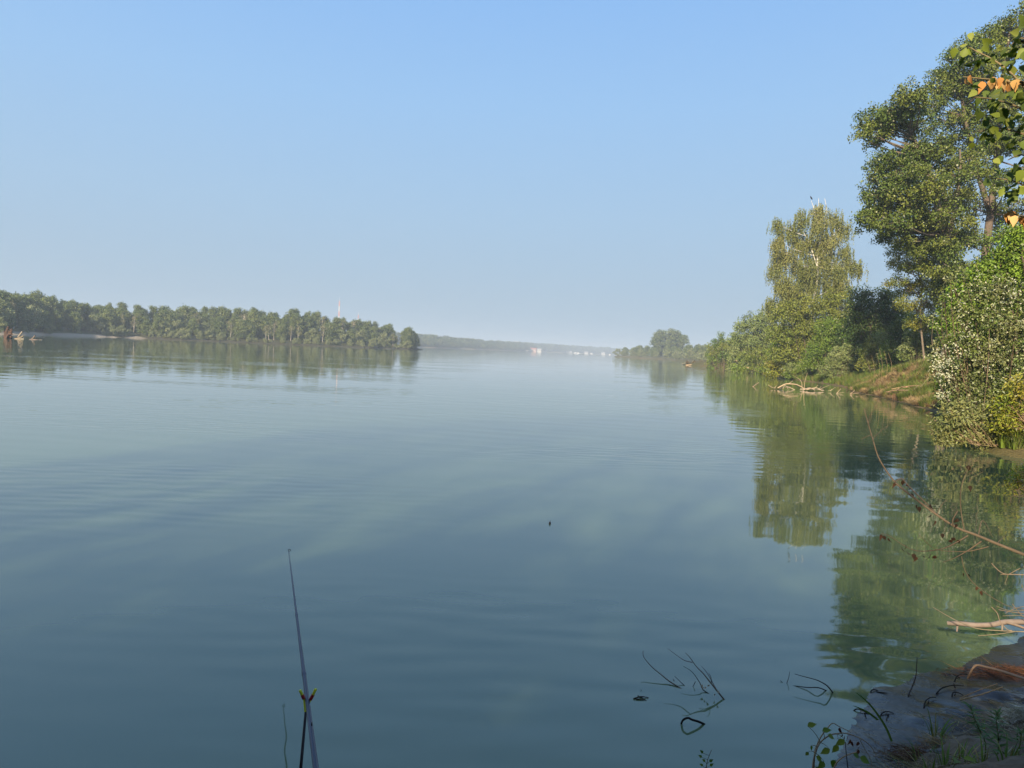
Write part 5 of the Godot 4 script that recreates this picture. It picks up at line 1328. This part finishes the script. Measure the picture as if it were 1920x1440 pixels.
# ---------------------------------------------------------------- branches hanging in at the top
func overhang() -> void:
	rng.seed = 88
	var base := Vector3(3.15, near_height(3.15, -3.0), -3.0)
	var t := thing("poplar_sapling", base, "young poplar at the picture's edge with branches hanging in", "tree")
	var trunk := [base - Vector3(0, 0.1, 0), base + Vector3(0.05, 1.2, 0), base + Vector3(0.0, 2.6, -0.05), base + Vector3(-0.1, 4.2, -0.1)]
	var g := Geo.new()
	g.tube(smooth(trunk), 0.038, 0.01, 9, Color(0.16, 0.135, 0.1))
	part("trunk", g, M.bark, t)
	var greens := [unit_leaf(Color(0.15, 0.19, 0.03), 0.8, 0.2, "leaf"), unit_leaf(Color(0.1, 0.14, 0.028), 0.75, 0.3, "leaf"), unit_leaf(Color(0.2, 0.23, 0.05), 0.7, 0.15, "leaf"), unit_leaf(Color(0.08, 0.11, 0.025), 0.8, 0.25, "leaf")]
	var dry := [unit_leaf(Color(0.5, 0.3, 0.1), 0.75, 0.35, "dry_leaf"), unit_leaf(Color(0.45, 0.22, 0.07), 0.7, 0.55, "dry_leaf"), unit_leaf(Color(0.55, 0.36, 0.15), 0.65, 0.2, "dry_leaf")]
	var lobes := []
	for k in 26:
		var f := k / 25.0
		var an := k * 2.4
		lobes.append(Vector4(base.x + 0.1 + 0.5 * cos(an) + 0.35, lerpf(base.y + 1.5, base.y + 4.6, f), base.z + 0.75 * sin(an), lerpf(0.42, 0.26, f)))
	var wood := Geo.new()
	var lg := Geo.new()
	for l in lobes:
		var c := Vector3(l.x, l.y, l.z)
		wood.tube(bend(on_path(trunk, c.y - 0.35), c, -0.03), 0.01, 0.003, 5, Color(0.18, 0.15, 0.1))
	crown(lg, wood, lobes, {"cols": [Color(0.13, 0.17, 0.03), Color(0.1, 0.14, 0.028), Color(0.17, 0.2, 0.045)], "size": 0.06, "clump": 0.1, "per": 12, "fill": 14.0, "narrow": 0.8, "twig": 0.003, "wood": Color(0.2, 0.16, 0.1)})
	part("limbs", wood, M.bark, t)
	part("crown", lg, M.leaf, t)
	# [points, green leaves, dry leaves, leaf size]
	var list := [
		[[trunk[2], Vector3(2.003, 3.568, -2.8), Vector3(1.91, 3.669, -2.85), Vector3(1.856, 3.761, -2.9), Vector3(1.826, 3.819, -2.95), Vector3(1.798, 3.866, -3), Vector3(1.776, 3.911, -3.05)], 70, 0, 0.038],
		[[trunk[2], Vector3(1.918, 3.58, -2.7), Vector3(1.842, 3.647, -2.75), Vector3(1.795, 3.68, -2.8), Vector3(1.745, 3.705, -2.85), Vector3(1.685, 3.729, -2.9)], 3, 20, 0.038],
		[[trunk[2], Vector3(1.862, 3.471, -2.6), Vector3(1.791, 3.521, -2.65), Vector3(1.746, 3.563, -2.7), Vector3(1.699, 3.596, -2.75), Vector3(1.672, 3.618, -2.8)], 60, 0, 0.036],
		[[trunk[2], Vector3(1.931, 3.41, -2.7), Vector3(1.876, 3.463, -2.75), Vector3(1.828, 3.501, -2.8), Vector3(1.789, 3.524, -2.85), Vector3(1.76, 3.521, -2.9)], 62, 0, 0.037],
		[[trunk[1].lerp(trunk[2], 0.6), Vector3(1.885, 3.179, -2.6), Vector3(1.832, 3.243, -2.65), Vector3(1.786, 3.289, -2.7), Vector3(1.75, 3.309, -2.75)], 50, 0, 0.036],
		[[trunk[1].lerp(trunk[2], 0.5), Vector3(1.881, 3.105, -2.6), Vector3(1.85, 3.131, -2.65), Vector3(1.825, 3.161, -2.7), Vector3(1.794, 3.192, -2.75)], 0, 18, 0.04],
		[[trunk[2].lerp(trunk[3], 0.3), Vector3(1.967, 3.771, -2.8), Vector3(1.927, 3.848, -2.85), Vector3(1.898, 3.884, -2.9), Vector3(1.893, 3.879, -2.95)], 34, 0, 0.042],
		[[trunk[1].lerp(trunk[2], 0.7), Vector3(1.794, 3.28, -2.5), Vector3(1.754, 3.326, -2.55), Vector3(1.732, 3.356, -2.6), Vector3(1.719, 3.35, -2.65)], 38, 0, 0.037]]
	for row in list:
		var b := Geo.new()
		row[0][0] = on_path(trunk, row[0][1].y - 0.2)
		row[0][1] += Vector3(0, 0.06, rnd(-0.1, 0.1))
		var pts := smooth(row[0])
		b.tube(pts, 0.0065, 0.0016, 6, Color(0.24, 0.19, 0.1))
		var br := part("branch", b, M.bark, t)
		for k in row[1] + row[2]:
			var f: float = lerpf(0.1, 1.0, (k + 0.5) / (row[1] + row[2]))
			var p: Vector3 = pts[mini(int(f * (pts.size() - 1)), pts.size() - 1)]
			var is_dry: bool = k >= row[1]
			if row[2] > 0:
				p = pts[mini(int(lerpf(0.5, 1.0, rng.randf()) * (pts.size() - 1)), pts.size() - 1)].lerp(pts[-1], rng.randf() * 0.2)
			var hang := Vector3(rnd(-0.8, 0.5), rnd(-0.9, 0.5), rnd(-0.5, 0.5)) if not is_dry else Vector3(rnd(-0.3, 0.3), -1, rnd(-0.3, 0.3))
			p += (dirn() * 0.055 if not is_dry else dirn() * 0.012)
			leaf_at(br, dry[rng.randi() % 3] if is_dry else greens[rng.randi() % 4], p, hang, dirn() + Vector3(-0.2, 0.5, 0.7), row[3] * rnd(0.75, 1.3))

# ---------------------------------------------------------------- plants and litter on the near bank
func nground(p: Vector3) -> Vector3:
	return Vector3(p.x, near_height(p.x, p.z), p.z)

func bank_plants() -> void:
	rng.seed = 99
	var greens := [unit_leaf(Color(0.1, 0.16, 0.02), 0.65, 0.25, "leaf"), unit_leaf(Color(0.075, 0.13, 0.02), 0.7, 0.3, "leaf"), unit_leaf(Color(0.13, 0.17, 0.02), 0.6, 0.2, "leaf")]
	var browns := [unit_leaf(Color(0.12, 0.045, 0.022), 0.4, 0.5, "dry_leaf"), unit_leaf(Color(0.08, 0.03, 0.02), 0.45, 0.7, "dry_leaf")]
	var straw := Color(0.36, 0.29, 0.19)
	var p0 := nground(Vector3(1.645, 0.426, -3.7))
	sticks("arching_plant", "broken arching plant with green and brown leaves at the bank's corner", "plant", [
		[[p0, Vector3(1.648, 0.513, -3.72), Vector3(1.648, 0.601, -3.72), Vector3(1.659, 0.641, -3.72), Vector3(1.676, 0.684, -3.72), Vector3(1.703, 0.725, -3.72), Vector3(1.729, 0.754, -3.72), Vector3(1.763, 0.739, -3.72), Vector3(1.838, 0.7, -3.74)], 0.005, 0.002], [[p0, Vector3(1.634, 0.524, -3.7), Vector3(1.642, 0.603, -3.7), Vector3(1.663, 0.66, -3.7), Vector3(1.707, 0.699, -3.7), Vector3(1.745, 0.71, -3.7), Vector3(1.794, 0.714, -3.7), Vector3(1.87, 0.69, -3.7), Vector3(1.921, 0.655, -3.7), Vector3(1.952, 0.609, -3.7)], 0.0055, 0.002],
		[[Vector3(1.687, 0.557, -3.6), Vector3(1.707, 0.613, -3.6), Vector3(1.75, 0.651, -3.6), Vector3(1.805, 0.672, -3.6)], 0.004, 0.003], [[Vector3(1.774, 0.534, -3.6), Vector3(1.765, 0.588, -3.6), Vector3(1.752, 0.659, -3.6), Vector3(1.743, 0.721, -3.6)], 0.003, 0.002, Color(0.04, 0.03, 0.025)], [[Vector3(1.874, 0.676, -3.72), Vector3(1.905, 0.624, -3.72), Vector3(1.939, 0.569, -3.72), Vector3(1.952, 0.499, -3.72)], 0.002, 0.002]], "dead_wood", straw, ["stem"])
	var ap := get_node("arching_plant") as Node3D
	for a in [[1514, 1361, 1, 0.35, 0.05], [1542, 1370, 0.8, 0.3, 0.045], [1552, 1378, 0.9, -0.4, 0.045], [1584, 1388, -0.9, -0.5, 0.055], [1572, 1398, -0.7, -0.8, 0.05], [1556, 1405, -1, -0.6, 0.055], [1530, 1418, 0.8, -0.6, 0.05], [1545, 1428, -0.6, -0.6, 0.05], [1520, 1398, 0.3, -0.8, 0.03], [1516, 1410, -0.3, -0.6, 0.03], [1566, 1425, -0.3, -0.9, 0.05], [1612, 1420, 1, -0.4, 0.06], [1600, 1414, 0.8, -0.3, 0.04], [1536, 1438, -0.4, -0.6, 0.05]]:
		var lp := place(a[0], a[1], 3.66)
		var near := p0
		for q in [Vector3(1.634, 0.524, -3.7), Vector3(1.642, 0.603, -3.7), Vector3(1.651, 0.637, -3.7), Vector3(1.663, 0.66, -3.7), Vector3(1.684, 0.681, -3.7), Vector3(1.707, 0.699, -3.7), Vector3(1.745, 0.71, -3.7), Vector3(1.794, 0.714, -3.7), Vector3(1.83, 0.707, -3.7), Vector3(1.752, 0.659, -3.6), Vector3(1.707, 0.613, -3.6), Vector3(1.805, 0.672, -3.6)]:
			if q.distance_to(lp) < near.distance_to(lp):
				near = q
		var pg := Geo.new()
		pg.tube(bend(near, lp, 0.006, 3), 0.0018, 0.001, 4, Color(0.14, 0.12, 0.05))
		part("petiole", pg, M.grass, ap)
		leaf_at(ap, greens[rng.randi() % 3], lp, Vector3(a[2], a[3], rnd(-0.2, 0.3)), Vector3(rnd(-0.3, 0.3), 0.8, 0.7), a[4])
	for a in [[1575, 1364], [1579, 1376], [1583, 1378], [1588, 1380], [1594, 1386], [1598, 1390], [1609, 1390], [1611, 1398], [1610, 1405]]:
		leaf_at(ap, browns[rng.randi() % 2], place(a[0], a[1], 3.7), Vector3(rnd(-0.2, 0.2), -1, rnd(-0.2, 0.2)), dirn() + Vector3(0, 0, 0.6), rnd(0.035, 0.05), "withered_leaf")

	# grass tufts
	var tufts := [
		[nground(Vector3(2.369, 0.347, -4.15)), 26, 0.26, "drooping green grass tuft in the corner by the arching plant", Vector3(-0.45, 0, 0.1)],
		[nground(Vector3(3.039, 0.2, -4.994)), 16, 0.2, "short upright grass tuft at the lip of the mud", Vector3(0, 0, 0)],
		[nground(Vector3(2.768, 0.2, -4.697)), 12, 0.22, "thin grass tuft on reddish litter by the mud", Vector3(-0.1, 0, 0)],
		[nground(Vector3(2.71, 0.6, -3.753)), 20, 0.22, "rough green grass tuft at the bottom edge under the bank plants", Vector3(0.1, 0, 0)],
		[nground(Vector3(2.531, 0.6, -3.714)), 12, 0.16, "small grass tuft between the broad leaves and bank plants", Vector3(0.05, 0, 0)]]
	for k in 9:
		var at: Vector3 = [Vector3(2.248, 0.35, -4.185), Vector3(2.529, 0.5, -4.023), Vector3(2.683, 0.5, -4.103), Vector3(2.439, 0.7, -3.461), Vector3(3.123, 0.55, -4.307), Vector3(2.295, 0.5, -3.844), Vector3(3.019, 0.3, -4.739), Vector3(3.219, 0.42, -4.711), Vector3(2.06, 0.3, -4.141)][k]
		tufts.append([nground(at), 14, rnd(0.1, 0.18), "sparse grass tuft %s" % ["near the tip of the drooping tuft", "on the bare soil of the ledge", "behind the nodding herb", "at the very bottom edge", "beside the grey woolly clump", "among the straw at the bottom edge", "on the inner lip of the mud", "on the straw litter", "under the arching plant"][k], Vector3(rnd(-0.3, 0.3), 0, 0)])
	for row in tufts:
		var t := thing("grass_tuft", row[0], row[3], "grass", "grass tufts on the near bank")
		for k in row[1]:
			var b := Geo.new()
			var o := Vector3(rnd(-1, 1), 0, rnd(-1, 1))
			var d: Vector3 = (Vector3.UP + o * 0.35 + row[4] * 0.5).normalized()
			var col := shade([Color(0.1, 0.165, 0.03), Color(0.13, 0.19, 0.04), Color(0.07, 0.12, 0.03), Color(0.26, 0.22, 0.1)][rng.randi() % 4], 0.15)
			b.blade(row[0] + o * 0.05, d, (o * 0.3 + row[4]) * rnd(0.6, 1.4) + Vector3.DOWN * rnd(0.1, 0.45), row[2] * rnd(0.6, 1.25), rnd(0.006, 0.011), col, 6)
			part("blade", b, M.grass, t)
	var lb := thing("long_grass", Vector3(2.406, 0.33, -4.4), "single long grass blade lying slanted before the mud", "grass")
	for row in [[Vector3(2.468, 0.268, -4.5), Vector3(2.421, 0.362, -4.5), Vector3(2.348, 0.46, -4.5), Vector3(2.284, 0.525, -4.5), Vector3(2.217, 0.573, -4.5)], [Vector3(2.372, 0.4, -4.5), Vector3(2.309, 0.445, -4.5), Vector3(2.254, 0.47, -4.5), Vector3(2.21, 0.485, -4.5)]]:
		var b := Geo.new()
		var pts := smooth(row)
		for k in pts.size() - 1:
			var w0 := 0.006 * (1.0 - pow(float(k) / (pts.size() - 1), 3.0)) + 0.0008
			var w1 := 0.006 * (1.0 - pow(float(k + 1) / (pts.size() - 1), 3.0)) + 0.0008
			var sd := Vector3(0.75, 0.6, 0.2).normalized()
			b.quad(pts[k] - sd * w0, pts[k] + sd * w0, pts[k + 1] + sd * w1, pts[k + 1] - sd * w1, Color(0.09, 0.15, 0.035))
		part("blade", b, M.grass, lb)

	# leafy herbs on the ledge
	var herb_leaf := [unit_leaf(Color(0.085, 0.14, 0.05), 0.2, 0.35, "leaf"), unit_leaf(Color(0.06, 0.115, 0.035), 0.22, 0.5, "leaf"), unit_leaf(Color(0.12, 0.175, 0.08), 0.18, 0.3, "leaf")]
	var herbs := [
		[[Vector3(2.748, 0.51, -4.05), Vector3(2.702, 0.6, -4.05), Vector3(2.664, 0.675, -4.05), Vector3(2.648, 0.729, -4.05)], 34, "pale green narrow-leaved herb nodding over the ledge"],
		[[Vector3(2.751, 0.55, -3.95), Vector3(2.743, 0.625, -3.95), Vector3(2.728, 0.699, -3.95), Vector3(2.736, 0.744, -3.95)], 40, "upright narrow-leaved herb on the ledge by the grey clump"],
		[[Vector3(2.768, 0.518, -3.8), Vector3(2.756, 0.59, -3.8), Vector3(2.761, 0.677, -3.8), Vector3(2.764, 0.714, -3.8)], 30, "dark green herb in the lower corner of the bank"],
		[[Vector3(2.63, 0.556, -3.7), Vector3(2.62, 0.612, -3.7), Vector3(2.6, 0.659, -3.7)], 22, "low herb sprouting from the shaded foot of the ledge"]]
	for h in herbs:
		var foot := nground(h[0][0])
		var t := thing("herb", foot, h[2], "plant", "herbs on the near bank")
		var g := Geo.new()
		var pts := smooth([foot] + h[0])
		g.tube(pts, 0.004, 0.002, 5, Color(0.12, 0.13, 0.05))
		part("stem", g, M.grass, t)
		for k in h[1]:
			var f := lerpf(0.3, 1.0, float(k) / h[1])
			var p: Vector3 = pts[mini(int(f * (pts.size() - 1)), pts.size() - 1)]
			var an = k * 2.4
			var d := Vector3(cos(an), rnd(-0.1, 0.7) + f * 0.4, sin(an))
			leaf_at(t, herb_leaf[rng.randi() % 3], p, d, Vector3.UP + Vector3(0, 0, 0.4) + dirn() * 0.3, rnd(0.05, 0.09) * lerpf(1.2, 0.75, f))
	var bl := thing("creeping_plant", nground(Vector3(2.423, 0.503, -3.75)), "low plant with broad toothed green leaves at the bottom edge", "plant")
	for a in [[1793, 1424, -0.3, 0.07], [1806, 1422, 0.5, 0.06], [1828, 1428, -0.4, 0.075], [1842, 1432, 0.5, 0.075], [1820, 1440, 0.1, 0.07], [1850, 1444, 0.6, 0.07], [1735, 1440, -0.4, 0.04]]:
		var p := place(a[0], a[1], 3.72)
		var st := Geo.new()
		st.tube([nground(p + Vector3(0.02, 0, 0.06)), p], 0.002, 0.0015, 4, Color(0.16, 0.14, 0.06))
		part("stalk", st, M.grass, bl)
		leaf_at(bl, greens[rng.randi() % 3], p, Vector3(a[2], 0.25, 0.5), Vector3(0.1, 0.9, 0.5), a[3])
	var sp := thing("herb", nground(Vector3(1.171, 0.222, -4)), "small budding shoot poking up at the bottom edge", "plant", "herbs on the near bank")
	var sg := Geo.new()
	var sp_pts := [nground(Vector3(1.171, 0.222, -4)), Vector3(1.174, 0.328, -4), Vector3(1.18, 0.377, -4), Vector3(1.198, 0.433, -4)]
	sg.tube(sp_pts, 0.003, 0.0012, 5, Color(0.14, 0.1, 0.06))
	part("stem", sg, M.grass, sp)
	for a in [[1318, 1412, -0.5], [1316, 1420, -0.8], [1322, 1428, -0.6], [1330, 1428, 0.7], [1318, 1436, -0.8], [1331, 1436, 0.6]]:
		var bud := place(a[0], a[1], 4.0)
		var bg := Geo.new()
		bg.tube([on_path(sp_pts, bud.y - 0.012), bud], 0.0014, 0.001, 4, Color(0.13, 0.11, 0.05))
		part("petiole", bg, M.grass, sp)
		leaf_at(sp, greens[rng.randi() % 3], bud, Vector3(a[2], 0.6, 0.2), Vector3(0, 0.6, 0.8), 0.025)

	# litter of roots and straw
	litter("straw_litter", "pale straw litter heaped on the bank above the mud", Vector3(3.607, 0.36, -5.126), Vector3(0.4, 0.06, 0.2), 900, [Color(0.26, 0.19, 0.115), Color(0.2, 0.14, 0.085), Color(0.32, 0.25, 0.16)], 0.2)
	litter("root_litter", "reddish-brown root litter along the far edge of the mud", Vector3(4.304, 0.15, -6.176), Vector3(0.42, 0.06, 0.16), 900, [Color(0.12, 0.05, 0.025), Color(0.18, 0.09, 0.045), Color(0.09, 0.045, 0.028)], 0.13)
	litter("root_litter", "reddish root litter at the foot of the mud ledge", Vector3(2.729, 0.16, -4.761), Vector3(0.2, 0.05, 0.13), 500, [Color(0.12, 0.045, 0.02), Color(0.2, 0.13, 0.07), Color(0.08, 0.035, 0.02)], 0.12)
	litter("straw_litter", "dry straw under the short grass tuft by the mud", Vector3(2.988, 0.22, -4.906), Vector3(0.13, 0.04, 0.08), 260, [Color(0.24, 0.15, 0.07), Color(0.3, 0.23, 0.13)], 0.1)
	litter("straw_litter", "thin straw strewn along the bottom edge of the bank", Vector3(2.243, 0.42, -3.98), Vector3(0.25, 0.05, 0.15), 220, [Color(0.28, 0.22, 0.13), Color(0.2, 0.15, 0.09)], 0.2)
	litter("straw_litter", "grey straw scattered over the bare soil of the ledge", Vector3(2.622, 0.55, -3.94), Vector3(0.5, 0.02, 0.3), 500, [Color(0.22, 0.18, 0.12), Color(0.15, 0.11, 0.07)], 0.14)
	litter("bleached_clump", "grey woolly clump of bleached roots on the ledge", Vector3(3.303, 0.5, -4.578), Vector3(0.12, 0.1, 0.12), 1400, [Color(0.42, 0.39, 0.33), Color(0.3, 0.27, 0.22), Color(0.5, 0.47, 0.41)], 0.1)
	sticks("broken_stick", "bent broken stick lying over the reddish roots", "stick", [[[Vector3(3.869, 0.06, -5.983), Vector3(3.856, 0.16, -5.918), Vector3(3.895, 0.2, -5.922), Vector3(3.923, 0.22, -5.839), Vector3(3.938, 0.26, -5.672), Vector3(3.871, 0.36, -5.288)], 0.008, 0.011]], "dead_wood", Color(0.3, 0.21, 0.14), ["stick"])
	sticks("pale_straw", "pale split reed along the top edge of the ledge", "reed", [[[Vector3(3.424, 0.16, -5.362), Vector3(3.47, 0.28, -5.2), Vector3(3.59, 0.36, -5.158)], 0.006, 0.004], [[Vector3(3.44, 0.16, -5.389), Vector3(3.513, 0.28, -5.279), Vector3(3.616, 0.34, -5.254)], 0.004, 0.003]], "dead_wood", Color(0.4, 0.3, 0.19), ["reed"])
	for k in 4:
		var a: Vector3 = [Vector3(2.264, 0.55, -3.815), Vector3(2.292, 0.58, -3.734), Vector3(2.54, 0.62, -3.764), Vector3(2.749, 0.62, -3.855)][k]
		var b: Vector3 = [Vector3(2.283, 0.55, -3.683), Vector3(2.298, 0.58, -3.619), Vector3(2.601, 0.6, -3.744), Vector3(2.696, 0.6, -3.654)][k]
		sticks("dry_twig", ["pale straight stalk lying at the bottom edge, tipped white", "thin pale stalk beside the white-tipped one", "short grey stalk under the upright herb", "grey forked twig in the lower corner"][k], "twig", [[[nground(a) + Vector3.UP * 0.03, nground(a.lerp(b, 0.5)) + Vector3.UP * 0.04, nground(b) + Vector3.UP * 0.02], 0.004, 0.003]], "dead_wood", Color(0.4, 0.35, 0.27), ["stalk"])

func place(px: float, py: float, d: float) -> Vector3:
	# a spot beside the angler's feet, given by its bearing and its distance ahead
	var cam := Basis.from_euler(Vector3(deg_to_rad(-2.65), 0, deg_to_rad(2.577)))
	var r := cam * Vector3((px - 960.0) / 1383.0, (720.0 - py) / 1383.0, -1.0)
	return Vector3(0, 2.6, 0) + r * (d / -r.z)

func litter(called: String, label: String, c: Vector3, size: Vector3, n: int, cols: Array, l: float) -> void:
	var t := thing(called, nground(c), label, "litter")
	var g := Geo.new()
	for k in n:
		var q := Vector3(rng.randfn() * 0.5, 0, rng.randfn() * 0.5)
		var p := nground(c + Vector3(q.x * size.x, 0, q.z * size.z))
		p.y += rng.randf() * size.y * exp(-q.length_squared())
		var an := rnd(0, TAU)
		var d := Vector3(cos(an), rnd(-0.1, 0.35), sin(an)).normalized()
		g.blade(p, d, Vector3(rnd(-0.3, 0.3), rnd(-0.4, 0.1), rnd(-0.3, 0.3)), l * rnd(0.3, 1.2), rnd(0.0016, 0.004), shade(cols[rng.randi() % cols.size()], 0.3), 3)
	var o := part("fibres", g, M.grass, t)
	o.set_meta("kind", "stuff")
